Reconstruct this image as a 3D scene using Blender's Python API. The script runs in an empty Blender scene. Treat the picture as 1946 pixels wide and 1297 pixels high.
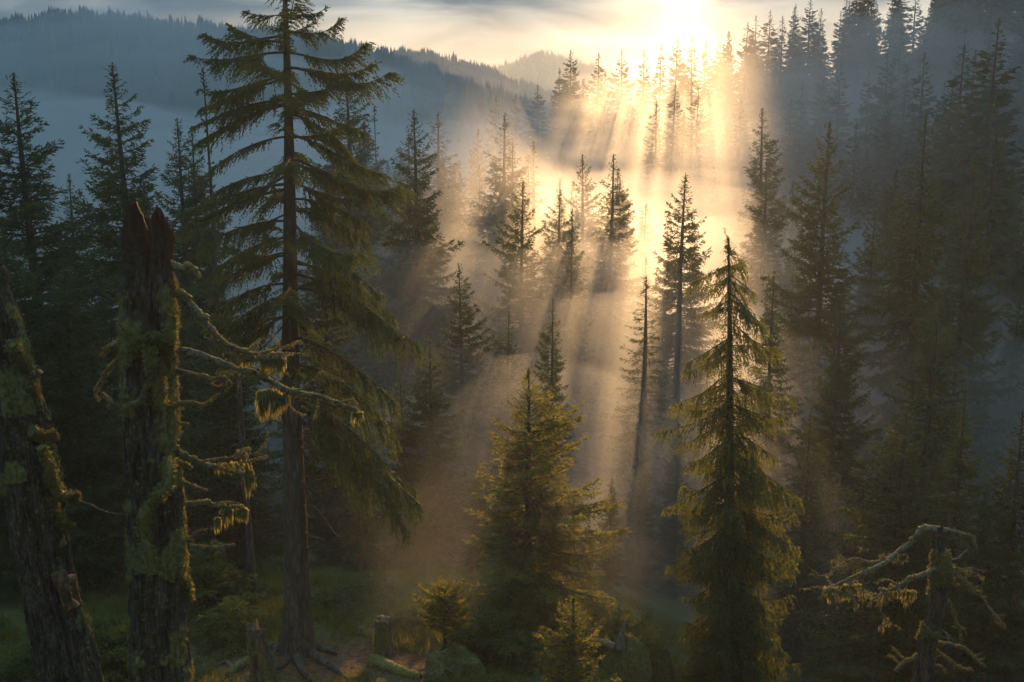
import bpy, math
import numpy as np
from mathutils import Vector

# ------------------------------------------------------------------ frame
FOC, CX, CY = 2087.0, 973.0, 648.5            # focal length and centre, in photo pixels (1946 wide)
PITCH = math.radians(11.34)
CAMZ = 10.5
SC = bpy.context.scene
COL = SC.collection


def ray(px, py):
    u, v = (px - CX) / FOC, (CY - py) / FOC
    return np.array([u, math.cos(PITCH) + math.sin(PITCH) * v, -math.sin(PITCH) + math.cos(PITCH) * v])


def at(px, py, d):
    """the place that lies d metres ahead in the direction of a photo pixel"""
    r = ray(px, py)
    return np.array([0, 0, CAMZ]) + r * (d / r[1])


# ------------------------------------------------------------------ camera, sky, sun, exposure
cam_data = bpy.data.cameras.new('camera')
cam_data.sensor_width = 36.0
cam_data.lens = 36.0 * FOC / 1946.0
cam_data.clip_end = 12000
cam_data.clip_start = 0.1
cam = bpy.data.objects.new('camera', cam_data)
COL.objects.link(cam)
cam.location = (0, 0, CAMZ)
cam.rotation_euler = (math.pi / 2 - PITCH, 0, 0)
SC.camera = cam

SUNV = ray(1315, -335)
SUNV = SUNV / np.linalg.norm(SUNV)
SUN_EL = math.asin(SUNV[2])
SUN_AZ = math.atan2(SUNV[0], SUNV[1])

world = bpy.data.worlds.new('World')
SC.world = world
world.use_nodes = True
wt = world.node_tree
wt.nodes.clear()
w_out = wt.nodes.new('ShaderNodeOutputWorld')
w_bg = wt.nodes.new('ShaderNodeBackground')
w_sky = wt.nodes.new('ShaderNodeTexSky')
w_sky.sky_type = 'NISHITA'
w_sky.sun_disc = False
w_sky.sun_elevation = SUN_EL
w_sky.sun_rotation = SUN_AZ
w_sky.air_density = 1.0
w_sky.dust_density = 0.6
w_hsv = wt.nodes.new('ShaderNodeHueSaturation')
w_hsv.inputs['Saturation'].default_value = 0.8
w_tc = wt.nodes.new('ShaderNodeTexCoord')
w_map = wt.nodes.new('ShaderNodeMapping')
w_map.inputs['Scale'].default_value = (2.2, 2.2, 11.0)
w_noise = wt.nodes.new('ShaderNodeTexNoise')
w_noise.inputs['Scale'].default_value = 2.4
w_noise.inputs['Detail'].default_value = 6
w_noise.inputs['Distortion'].default_value = 0.6
w_ramp = wt.nodes.new('ShaderNodeValToRGB')
w_ramp.color_ramp.elements[0].position = 0.40
w_ramp.color_ramp.elements[0].color = (0.22, 0.24, 0.28, 1)
w_ramp.color_ramp.elements[1].position = 0.62
w_ramp.color_ramp.elements[1].color = (0.95, 0.95, 0.95, 1)
w_mul = wt.nodes.new('ShaderNodeMix')
w_mul.data_type = 'RGBA'
w_mul.blend_type = 'MULTIPLY'
w_mul.inputs[0].default_value = 1.0
L = wt.links.new
L(w_tc.outputs['Generated'], w_map.inputs['Vector'])
L(w_map.outputs['Vector'], w_noise.inputs['Vector'])
L(w_noise.outputs['Fac'], w_ramp.inputs['Fac'])
L(w_sky.outputs['Color'], w_hsv.inputs['Color'])
w_grey = wt.nodes.new('ShaderNodeMix')
w_grey.data_type = 'RGBA'
w_grey.inputs[0].default_value = 0.85                      # thin grey cloud drawn over the clear sky
L(w_hsv.outputs['Color'], w_grey.inputs[6])
w_grey.inputs[7].default_value = (0.62, 0.64, 0.68, 1)
L(w_grey.outputs[2], w_mul.inputs[6])
L(w_ramp.outputs['Color'], w_mul.inputs[7])
w_sep = wt.nodes.new('ShaderNodeSeparateXYZ')
L(w_tc.outputs['Generated'], w_sep.inputs[0])
w_up = wt.nodes.new('ShaderNodeMapRange')
w_up.interpolation_type = 'SMOOTHSTEP'
w_up.inputs['From Min'].default_value = 0.16
w_up.inputs['From Max'].default_value = 0.55
L(w_sep.outputs['Z'], w_up.inputs['Value'])
w_mix = wt.nodes.new('ShaderNodeMix')
w_mix.data_type = 'RGBA'
L(w_up.outputs['Result'], w_mix.inputs[0])
L(w_mul.outputs[2], w_mix.inputs[6])
w_mix.inputs[7].default_value = (1.15, 2.25, 3.0, 1)       # unseen upper sky, made bright blue to cool the shade
L(w_mix.outputs[2], w_bg.inputs['Color'])
w_bg.inputs['Strength'].default_value = 0.14
L(w_bg.outputs['Background'], w_out.inputs['Surface'])

sun_data = bpy.data.lights.new('sun', 'SUN')
sun_data.energy = 5.0
sun_data.angle = math.radians(0.5)
sun_data.color = (1.0, 0.58, 0.24)
sun = bpy.data.objects.new('sun', sun_data)
COL.objects.link(sun)
sun.rotation_euler = Vector((-SUNV[0], -SUNV[1], -SUNV[2])).to_track_quat('-Z', 'Y').to_euler()
sun.location = (20, 60, 60)

SC.view_settings.view_transform = 'Standard'
SC.view_settings.look = 'None'
SC.view_settings.gamma = 1.0
SC.view_settings.exposure = 1.36
SC.cycles.use_denoising = True
SC.cycles.max_bounces = 4
SC.cycles.diffuse_bounces = 2
SC.cycles.glossy_bounces = 1
SC.cycles.transmission_bounces = 2
SC.cycles.volume_bounces = 0
SC.cycles.transparent_max_bounces = 32
SC.cycles.sample_clamp_indirect = 4.0

HAZE_DENSITY = 0.0006
MIST = 0.02


# ------------------------------------------------------------------ noise
def _hash(ix, iy, iz, seed):
    h = (ix.astype(np.int64) * 374761393 + iy.astype(np.int64) * 668265263 + iz.astype(np.int64) * 2147483647 + seed * 1274126177) & 0xFFFFFFFF
    h = ((h ^ (h >> 13)) * 1274126177) & 0xFFFFFFFF
    h = ((h ^ (h >> 16)) * 2246822519) & 0xFFFFFFFF
    return ((h ^ (h >> 15)) & 0xFFFFFF) / float(0xFFFFFF)


def vnoise(p, seed=0):
    p = np.asarray(p, float)
    i = np.floor(p)
    f = p - i
    f = f * f * (3 - 2 * f)
    i = i.astype(np.int64)
    r = 0
    for dx in (0, 1):
        for dy in (0, 1):
            for dz in (0, 1):
                w = (f[..., 0] if dx else 1 - f[..., 0]) * (f[..., 1] if dy else 1 - f[..., 1]) * (f[..., 2] if dz else 1 - f[..., 2])
                r = r + w * _hash(i[..., 0] + dx, i[..., 1] + dy, i[..., 2] + dz, seed)
    return r


def fbm(p, octv=4, seed=0):
    p = np.asarray(p, float)
    a, s, t = 1.0, 0.0, 0.0
    for k in range(octv):
        s = s + a * vnoise(p * 2 ** k, seed + k)
        t += a
        a *= 0.5
    return s / t


def smooth(x, a, b):
    t = np.clip((x - a) / (b - a), 0, 1)
    return t * t * (3 - 2 * t)


# ------------------------------------------------------------------ terrain height
def ground(x, y):
    x = np.asarray(x, float)
    y = np.asarray(y, float)
    a = x / np.maximum(y, 8.0)
    near = np.interp(y, [-60, 0, 2, 13.5, 16, 22, 27, 36, 60, 2000], [10, 8.9, 8.2, 0.5, 0.05, 0.0, -1.0, -4.5, -8, -8])
    side = smooth(a, 0.02, 0.3) * np.interp(y, [0, 12, 18, 24, 34, 60], [0, 1.6, 2.6, 2.8, 2.2, 0])
    near = near - side
    zc = np.interp(a, [-.6, -.3, -.05, 0, .055, .135, .21, .3, .45, .8], [-10, -9, -6, -2, 3.5, 6, 9, 17, 25, 30])
    d0 = np.interp(a, [-.05, .1, .25, .45], [115, 95, 68, 42])
    up = smooth(y, d0, 158.0)
    ridge = (zc + 8) * up
    back = smooth(y, 165, 300)
    z = near + ridge * (1 - back) - 14 * back
    # far hills
    h1 = np.interp(x, [-1500, -460, -330, -285, -240, -180, -130, -60, 40, 200, 1500], [80, 68, 70, 74, 72, 66, 62, 40, 8, 0, 0])
    h2 = np.interp(x, [-1500, -300, -180, -120, -80, -30, 40, 150, 1500], [30, 60, 68, 63, 66, 52, 30, 6, 60])
    h3 = np.interp(x, [-1500, -200, -60, 0, 40, 90, 200, 400, 1500], [40, 50, 62, 80, 98, 84, 50, 60, 90])
    z = z + (h1 + 22) * np.exp(-((y - 760) / 150.) ** 2)
    z = z + (h2 + 22) * np.exp(-((y - 1060) / 140.) ** 2)
    z = z + (h3 + 22) * np.exp(-((y - 1560) / 190.) ** 2)
    p = np.stack([x, y, 0 * x], -1)
    z = z + smooth(y, 300, 600) * (9 * (fbm(p / 60.0, 4, 5) - .5) + 30 * (.5 - np.abs(vnoise(p / np.array([70.0, 160.0, 1]), 15) - .5) * 2) * smooth(-y, -735, -640))
    z = z + np.interp(y, [10, 30, 80, 200], [.35, .5, 2.0, 2.5]) * (fbm(p / 6.0, 3, 9) - .5) * np.interp(y, [-20, 12], [0, 1])
    z = z + .22 * (fbm(p / 1.1, 3, 11) - .5) * smooth(y, 6, 14)
    return z


def gz(x, y):
    return float(ground(np.array([x]), np.array([y]))[0])


# ------------------------------------------------------------------ mesh helpers
class MB:
    """collects vertices and faces of one mesh"""

    def __init__(s, off=(0, 0, 0)):
        s.v, s.q, s.t, s.n, s.att = [], [], [], 0, []
        s.off = np.asarray(off, float)

    def add(s, v, q=None, t=None, a=0.0):
        v = np.asarray(v, float).reshape(-1, 3)
        if q is not None and len(q):
            s.q.append(np.asarray(q, np.int64).reshape(-1, 4) + s.n)
        if t is not None and len(t):
            s.t.append(np.asarray(t, np.int64).reshape(-1, 3) + s.n)
        s.v.append(v)
        s.att.append(np.broadcast_to(np.asarray(a, float), (len(v),)))
        s.n += len(v)

    def mesh(s, name, mat, smoothed=True):
        me = bpy.data.meshes.new(name)
        if not s.n:
            return me
        v = np.concatenate(s.v) - s.off
        q = np.concatenate(s.q) if s.q else np.zeros((0, 4), np.int64)
        t = np.concatenate(s.t) if s.t else np.zeros((0, 3), np.int64)
        me.vertices.add(len(v))
        me.vertices.foreach_set('co', v.astype(np.float32).ravel())
        nl = q.size + t.size
        me.loops.add(nl)
        me.loops.foreach_set('vertex_index', np.concatenate([q.ravel(), t.ravel()]).astype(np.int32))
        me.polygons.add(len(q) + len(t))
        st = np.concatenate([np.arange(len(q)) * 4, q.size + np.arange(len(t)) * 3]).astype(np.int32)
        me.polygons.foreach_set('loop_start', st)
        me.polygons.foreach_set('use_smooth', np.full(len(q) + len(t), smoothed, bool))
        at_ = me.attributes.new('mask', 'FLOAT', 'POINT')
        at_.data.foreach_set('value', np.concatenate(s.att).astype(np.float32))
        me.materials.append(mat)
        me.update(calc_edges=True)
        return me

    def build(s, name, mat, parent=None, smoothed=True):
        o = bpy.data.objects.new(name, s.mesh(name, mat, smoothed))
        COL.objects.link(o)
        if parent is not None:
            o.parent = parent
        return o


def tag(o, label=None, cat=None, group=None, kind=None):
    if label:
        o['label'] = label
    if cat:
        o['category'] = cat
    if group:
        o['group'] = group
    if kind:
        o['kind'] = kind
    return o


def thing(name, label, cat, loc=(0, 0, 0), group=None):
    o = bpy.data.objects.new(name, None)
    COL.objects.link(o)
    o.location = [float(c) for c in loc]
    o.empty_display_size = 0.2
    return tag(o, label, cat, group)


def copy_thing(src, loc, rz, sx, sz, label=None, group=None, lean=(0, 0)):
    r = src.copy()
    COL.objects.link(r)
    r.location = [float(c) for c in loc]
    r.rotation_euler = (lean[0], lean[1], rz)
    r.scale = (sx, sx, sz)
    if label:
        r['label'] = label
    if group:
        r['group'] = group
    elif 'group' in r:
        del r['group']
    for ch in list(src.children):
        c = ch.copy()
        COL.objects.link(c)
        c.parent = r
    return r


def metre(py, d):
    """metres that one photo pixel spans at depth d, row py"""
    return d / ray(CX, py)[1] / FOC


def unit(v):
    return v / np.maximum(np.linalg.norm(v, axis=-1, keepdims=True), 1e-9)


def crv(pts, n):
    """Catmull-Rom through pts (k,m) -> (n,m)"""
    p = np.asarray(pts, float)
    if len(p) == 2:
        s = np.linspace(0, 1, n)[:, None]
        return p[0] * (1 - s) + p[1] * s
    e = np.vstack([2 * p[0] - p[1], p, 2 * p[-1] - p[-2]])
    u = np.linspace(0, len(p) - 1 - 1e-6, n)
    i = u.astype(int)
    f = (u - i)[:, None]
    a, b, c, d = e[i], e[i + 1], e[i + 2], e[i + 3]
    return .5 * (2 * b + (c - a) * f + (2 * a - 5 * b + 4 * c - d) * f ** 2 + (3 * b - a - 3 * c + d) * f ** 3)


def tube(mb, path, rad, sides=8, rough=0.0, freq=8.0, seed=1, cap=True, a=0.0):
    path = np.asarray(path, float)
    n = len(path)
    tg = unit(np.gradient(path, axis=0))
    ref = np.array([0, 0, 1.0]) if abs(tg[:, 2]).mean() < .8 else np.array([1.0, 0, 0])
    s1 = unit(np.cross(tg, ref))
    s2 = np.cross(s1, tg)
    ang = np.linspace(0, 2 * np.pi, sides, endpoint=False)
    dirs = s1[:, None] * np.cos(ang)[None, :, None] + s2[:, None] * np.sin(ang)[None, :, None]
    r = np.broadcast_to(np.asarray(rad, float), (n,))[:, None] * np.ones((1, sides))
    if rough:
        r = r * (1 + rough * 2 * (fbm((path[:, None] + dirs * r[..., None]) * freq, 3, seed) - .5))
    v = path[:, None] + dirs * r[..., None]
    i = np.arange(n - 1)[:, None] * sides
    j = np.arange(sides)[None]
    k = (j + 1) % sides
    q = np.stack([i + j, i + k, i + sides + k, i + sides + j], -1).reshape(-1, 4)
    t = None
    vv = v.reshape(-1, 3)
    if cap:
        vv = np.vstack([vv, path[0], path[-1]])
        j = np.arange(sides)
        k = (j + 1) % sides
        t = np.vstack([np.stack([np.full(sides, n * sides), k, j], 1),
                       np.stack([np.full(sides, n * sides + 1), (n - 1) * sides + j, (n - 1) * sides + k], 1)])
    mb.add(vv, q, t, a)


# ------------------------------------------------------------------ materials
def nodes_of(name):
    m = bpy.data.materials.new(name)
    m.use_nodes = True
    m.node_tree.nodes.clear()
    return m, m.node_tree.nodes, m.node_tree.links.new


def foliage_mat(name, c0, c1, trans=0.4, tcol=None, patch=0.6):
    m, N, K = nodes_of(name)
    out = N.new('ShaderNodeOutputMaterial')
    geo = N.new('ShaderNodeNewGeometry')
    info = N.new('ShaderNodeObjectInfo')
    tc = N.new('ShaderNodeTexCoord')
    noi = N.new('ShaderNodeTexNoise')
    noi.inputs['Scale'].default_value = patch
    noi.inputs['Detail'].default_value = 3
    K(tc.outputs['Object'], noi.inputs['Vector'])
    a = N.new('ShaderNodeMath')
    a.operation = 'MULTIPLY_ADD'
    K(geo.outputs['Random Per Island'], a.inputs[0])
    a.inputs[1].default_value = .6
    K(noi.outputs['Fac'], a.inputs[2])
    b = N.new('ShaderNodeMath')
    b.operation = 'MULTIPLY_ADD'
    K(info.outputs['Random'], b.inputs[0])
    b.inputs[1].default_value = .3
    K(a.outputs[0], b.inputs[2])
    rm = N.new('ShaderNodeMapRange')
    rm.inputs['From Min'].default_value = .45
    rm.inputs['From Max'].default_value = 1.25
    K(b.outputs[0], rm.inputs['Value'])
    mx = N.new('ShaderNodeMix')
    mx.data_type = 'RGBA'
    K(rm.outputs['Result'], mx.inputs[0])
    mx.inputs[6].default_value = (*c0, 1)
    mx.inputs[7].default_value = (*c1, 1)
    p = N.new('ShaderNodeBsdfPrincipled')
    p.inputs['Roughness'].default_value = .62
    p.inputs['Specular IOR Level'].default_value = .25
    K(mx.outputs[2], p.inputs['Base Color'])
    tr = N.new('ShaderNodeBsdfTranslucent')
    g = N.new('ShaderNodeMix')
    g.data_type = 'RGBA'
    g.blend_type = 'MULTIPLY'
    g.inputs[0].default_value = 1
    K(mx.outputs[2], g.inputs[6])
    g.inputs[7].default_value = (*(tcol or (1.9, 1.7, .8)), 1)
    K(g.outputs[2], tr.inputs['Color'])
    ms = N.new('ShaderNodeMixShader')
    ms.inputs[0].default_value = trans
    K(p.outputs[0], ms.inputs[1])
    K(tr.outputs[0], ms.inputs[2])
    K(ms.outputs[0], out.inputs['Surface'])
    return m


def bark_mat(name, c0, c1, moss=None, scale=6.0, stretch=.25, bump=.6):
    """furrowed bark; the mesh attribute 'mask' brings in moss or bare wood"""
    m, N, K = nodes_of(name)
    out = N.new('ShaderNodeOutputMaterial')
    p = N.new('ShaderNodeBsdfPrincipled')
    p.inputs['Roughness'].default_value = .85
    p.inputs['Specular IOR Level'].default_value = .2
    tc = N.new('ShaderNodeTexCoord')
    mp = N.new('ShaderNodeMapping')
    mp.inputs['Scale'].default_value = (1, 1, stretch)
    K(tc.outputs['Object'], mp.inputs['Vector'])
    n1 = N.new('ShaderNodeTexNoise')
    n1.inputs['Scale'].default_value = scale
    n1.inputs['Detail'].default_value = 8
    n1.inputs['Roughness'].default_value = .65
    n1.inputs['Distortion'].default_value = .5
    K(mp.outputs[0], n1.inputs['Vector'])
    rp = N.new('ShaderNodeValToRGB')
    rp.color_ramp.elements[0].position = .36
    rp.color_ramp.elements[0].color = (*c0, 1)
    rp.color_ramp.elements[1].position = .68
    rp.color_ramp.elements[1].color = (*c1, 1)
    K(n1.outputs['Fac'], rp.inputs['Fac'])
    col = rp.outputs['Color']
    n3 = N.new('ShaderNodeTexVoronoi')
    n3.feature = 'DISTANCE_TO_EDGE'
    n3.inputs['Scale'].default_value = scale * 1.9
    K(mp.outputs[0], n3.inputs['Vector'])
    cr = N.new('ShaderNodeMapRange')
    cr.inputs['From Min'].default_value = .0
    cr.inputs['From Max'].default_value = .16
    cr.inputs['To Min'].default_value = .3
    K(n3.outputs['Distance'], cr.inputs['Value'])
    cm = N.new('ShaderNodeMix')
    cm.data_type = 'RGBA'
    cm.blend_type = 'MULTIPLY'
    cm.inputs[0].default_value = .8
    K(col, cm.inputs[6])
    K(cr.outputs[0], cm.inputs[7])
    col = cm.outputs[2]
    if moss:
        n4 = N.new('ShaderNodeTexNoise')
        n4.inputs['Scale'].default_value = 19
        n4.inputs['Detail'].default_value = 9
        n4.inputs['Roughness'].default_value = .72
        K(tc.outputs['Object'], n4.inputs['Vector'])
        fl = N.new('ShaderNodeMapRange')
        fl.inputs['From Min'].default_value = .56
        fl.inputs['From Max'].default_value = .66
        fl.inputs['To Max'].default_value = .75
        K(n4.outputs['Fac'], fl.inputs['Value'])
        fm = N.new('ShaderNodeMix')
        fm.data_type = 'RGBA'
        K(fl.outputs[0], fm.inputs[0])
        K(col, fm.inputs[6])
        fm.inputs[7].default_value = (*[min(1, c * 1.25) for c in moss[1]], 1)
        col = fm.outputs[2]
        n2 = N.new('ShaderNodeTexNoise')
        n2.inputs['Scale'].default_value = 26
        n2.inputs['Detail'].default_value = 6
        K(tc.outputs['Object'], n2.inputs['Vector'])
        mr = N.new('ShaderNodeValToRGB')
        mr.color_ramp.elements[0].position = .32
        mr.color_ramp.elements[0].color = (*moss[0], 1)
        mr.color_ramp.elements[1].position = .66
        mr.color_ramp.elements[1].color = (*moss[1], 1)
        K(n2.outputs['Fac'], mr.inputs['Fac'])
        at_ = N.new('ShaderNodeAttribute')
        at_.attribute_name = 'mask'
        ad = N.new('ShaderNodeMath')
        ad.operation = 'MULTIPLY_ADD'
        K(n2.outputs['Fac'], ad.inputs[0])
        ad.inputs[1].default_value = .8
        K(at_.outputs['Fac'], ad.inputs[2])
        th = N.new('ShaderNodeMapRange')
        th.inputs['From Min'].default_value = .72
        th.inputs['From Max'].default_value = .98
        K(ad.outputs[0], th.inputs['Value'])
        mx = N.new('ShaderNodeMix')
        mx.data_type = 'RGBA'
        K(th.outputs['Result'], mx.inputs[0])
        K(col, mx.inputs[6])
        K(mr.outputs['Color'], mx.inputs[7])
        col = mx.outputs[2]
    K(col, p.inputs['Base Color'])
    bp = N.new('ShaderNodeBump')
    bp.inputs['Strength'].default_value = bump
    bp.inputs['Distance'].default_value = .04
    K(n1.outputs['Fac'], bp.inputs['Height'])
    K(bp.outputs[0], p.inputs['Normal'])
    K(p.outputs[0], out.inputs['Surface'])
    return m


def ground_mat():
    m, N, K = nodes_of('forest_floor')
    out = N.new('ShaderNodeOutputMaterial')
    p = N.new('ShaderNodeBsdfPrincipled')
    p.inputs['Roughness'].default_value = .95
    p.inputs['Specular IOR Level'].default_value = .1
    tc = N.new('ShaderNodeTexCoord')
    n1 = N.new('ShaderNodeTexNoise')
    n1.inputs['Scale'].default_value = .55
    n1.inputs['Detail'].default_value = 7
    n2 = N.new('ShaderNodeTexNoise')
    n2.inputs['Scale'].default_value = 9
    n2.inputs['Detail'].default_value = 8
    K(tc.outputs['Object'], n1.inputs['Vector'])
    K(tc.outputs['Object'], n2.inputs['Vector'])
    r1 = N.new('ShaderNodeValToRGB')
    e = r1.color_ramp.elements
    e[0].position, e[0].color = .3, (.03, .035, .012, 1)
    e[1].position, e[1].color = .75, (.075, .075, .02, 1)
    K(n2.outputs['Fac'], r1.inputs['Fac'])
    r2 = N.new('ShaderNodeValToRGB')
    e = r2.color_ramp.elements
    e[0].position, e[0].color = .3, (.05, .022, .011, 1)
    e[1].position, e[1].color = .75, (.16, .075, .038, 1)
    K(n2.outputs['Fac'], r2.inputs['Fac'])
    at_ = N.new('ShaderNodeAttribute')
    at_.attribute_name = 'mask'
    mx = N.new('ShaderNodeMix')
    mx.data_type = 'RGBA'
    K(at_.outputs['Fac'], mx.inputs[0])
    K(r1.outputs[0], mx.inputs[6])
    K(r2.outputs[0], mx.inputs[7])
    K(mx.outputs[2], p.inputs['Base Color'])
    bp = N.new('ShaderNodeBump')
    bp.inputs['Strength'].default_value = .7
    bp.inputs['Distance'].default_value = .05
    K(n2.outputs['Fac'], bp.inputs['Height'])
    K(bp.outputs[0], p.inputs['Normal'])
    K(p.outputs[0], out.inputs['Surface'])
    return m


def volume_mat(name, dens, col, g):
    m, N, K = nodes_of(name)
    out = N.new('ShaderNodeOutputMaterial')
    v = N.new('ShaderNodeVolumePrincipled')
    v.inputs['Color'].default_value = (*col, 1)
    v.inputs['Density'].default_value = dens
    v.inputs['Anisotropy'].default_value = g
    K(v.outputs[0], out.inputs['Volume'])
    return m


M = {
    'needle': foliage_mat('spruce_needles', (.016, .030, .012), (.050, .066, .020), .38),
    'needle_lit': foliage_mat('sun_brightened_spruce_needles', (.018, .032, .012), (.068, .080, .024), .44, (1.7, 1.7, .85)),  # brighter copy of the needles, backlight put into the colour
    'needle_warm': foliage_mat('sun_tinted_spruce_needles', (.028, .040, .013), (.098, .102, .028), .54, (1.8, 1.65, .75)),  # sun glow put into the colour: brighter, yellower needles
    'needle_gold': foliage_mat('sun_gilded_young_needles', (.045, .058, .014), (.12, .125, .032), .55, (1.9, 1.6, .7)),  # young needles, with golden sunlight put into the colour
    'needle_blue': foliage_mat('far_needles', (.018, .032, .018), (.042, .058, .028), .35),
    'shrub': foliage_mat('shrub_leaves', (.028, .046, .012), (.09, .10, .025), .45),
    'grass': foliage_mat('grass_blades', (.035, .045, .010), (.12, .115, .03), .5),
    'moss': foliage_mat('moss', (.045, .046, .015), (.15, .14, .05), .4, (1.7, 1.55, .9), patch=4.0),
    'lichen': foliage_mat('hanging_lichen', (.08, .08, .03), (.20, .19, .085), .5, (1.6, 1.45, .9), patch=5.0),
    'bark': bark_mat('spruce_bark', (.025, .018, .013), (.10, .075, .055)),
    'snagbark': bark_mat('mossy_dead_bark', (.010, .009, .008), (.105, .085, .066), ((.045, .046, .015), (.165, .155, .06)), 15, .22, 1.0),
    'redwood': bark_mat('red_rotten_wood', (.014, .008, .006), (.085, .032, .017), ((.012, .010, .008), (.06, .05, .04)), 10, .12, .9),
    'deadwood': bark_mat('grey_dead_wood', (.045, .038, .028), (.24, .20, .145), ((.05, .05, .016), (.16, .15, .055)), 26, .6, 1.0),
    'brownwood': bark_mat('brown_broken_wood', (.05, .026, .014), (.20, .115, .065), ((.05, .05, .012), (.15, .13, .035)), 10, .15, .8),
    'ground': ground_mat(),
}


# ------------------------------------------------------------------ conifers
def kites(mb, p0, d, ln, w, rng, flat=0.0, a=0.0):
    """small needle sprays: one kite each, from p0 along d, length ln and half width w"""
    n = len(p0)
    r = unit(rng.normal(size=(n, 3)) * np.array([1, 1, 1 - flat * .85]))
    s = unit(np.cross(d, r))
    up = np.cross(s, d)
    ln = np.broadcast_to(ln, (n,))[:, None]
    w = np.broadcast_to(w, (n,))[:, None]
    m = p0 + d * ln * .38 + up * ln * .04
    v = np.stack([p0, m + s * w, p0 + d * ln, m - s * w], 1)
    mb.add(v.reshape(-1, 3), np.arange(n * 4).reshape(-1, 4), None, a)


def spray(mb, rng, spine, L, o):
    """foliage of one branch along its spine (k,3)"""
    k = len(spine)
    n = max(4, int(L * o['twigs']))
    s = rng.uniform(o.get('bare', .12), 1, n)
    s[0] = .98
    f = s * (k - 1)
    i = np.minimum(f.astype(int), k - 2)
    p = spine[i] + (spine[i + 1] - spine[i]) * (f - i)[:, None]
    t = unit(spine[i + 1] - spine[i])
    side = unit(np.cross(t, np.array([0, 0, 1.0]) + rng.normal(0, .15, (n, 3))))
    sg = np.where(rng.random(n) < .5, -1, 1)[:, None]
    an = rng.uniform(.45, 1.15, n)[:, None]
    hang = o.get('hang', .2)
    d = t * np.cos(an) + side * sg * np.sin(an)
    d[:, 2] -= hang * rng.uniform(.2, 1.6, n)
    d = unit(d)
    ln = o.get('wf', .42) * L * (1.08 - s) ** .8 * rng.uniform(.45, 1.1, n) + o.get('tmin', .12)
    ln = np.minimum(ln, o.get('tmax', 9)) * min(1, .35 + L * .8)
    cl = o.get('clump', .5)
    ln = ln * (1 - cl + 2 * cl * vnoise(np.stack([s * L * 2.2, s * 0 + spine[-1, 0] * 3, s * 0 + spine[-1, 1] * 3], -1), 6))
    if o.get('simple'):
        kites(mb, p, d, ln, ln * o.get('asp', .16) + .02, rng, .3)
        return
    m = np.maximum(2, np.ceil(ln / o['gap']).astype(int))
    tot = m.sum()
    idx = np.repeat(np.arange(n), m)
    loc = (np.arange(tot) - np.repeat(np.cumsum(m) - m, m) + rng.random(tot)) / m[idx]
    dr = o.get('droop', .25)
    P = p[idx] + d[idx] * (ln[idx] * loc)[:, None]
    P[:, 2] -= dr * ln[idx] * loc ** 2
    D = d[idx] + rng.normal(0, o.get('spread', .42), (tot, 3))
    D[:, 2] -= dr * loc * 1.2 + o.get('bhang', 0) * rng.random(tot)
    D = unit(D)
    bl = o['blade'] * min(1, .45 + .6 * L) * rng.uniform(.6, 1.25, tot) * (1.1 - .45 * loc)
    kites(mb, P, D, bl, bl * o.get('bw', .2), rng, o.get('flat', .2))


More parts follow.
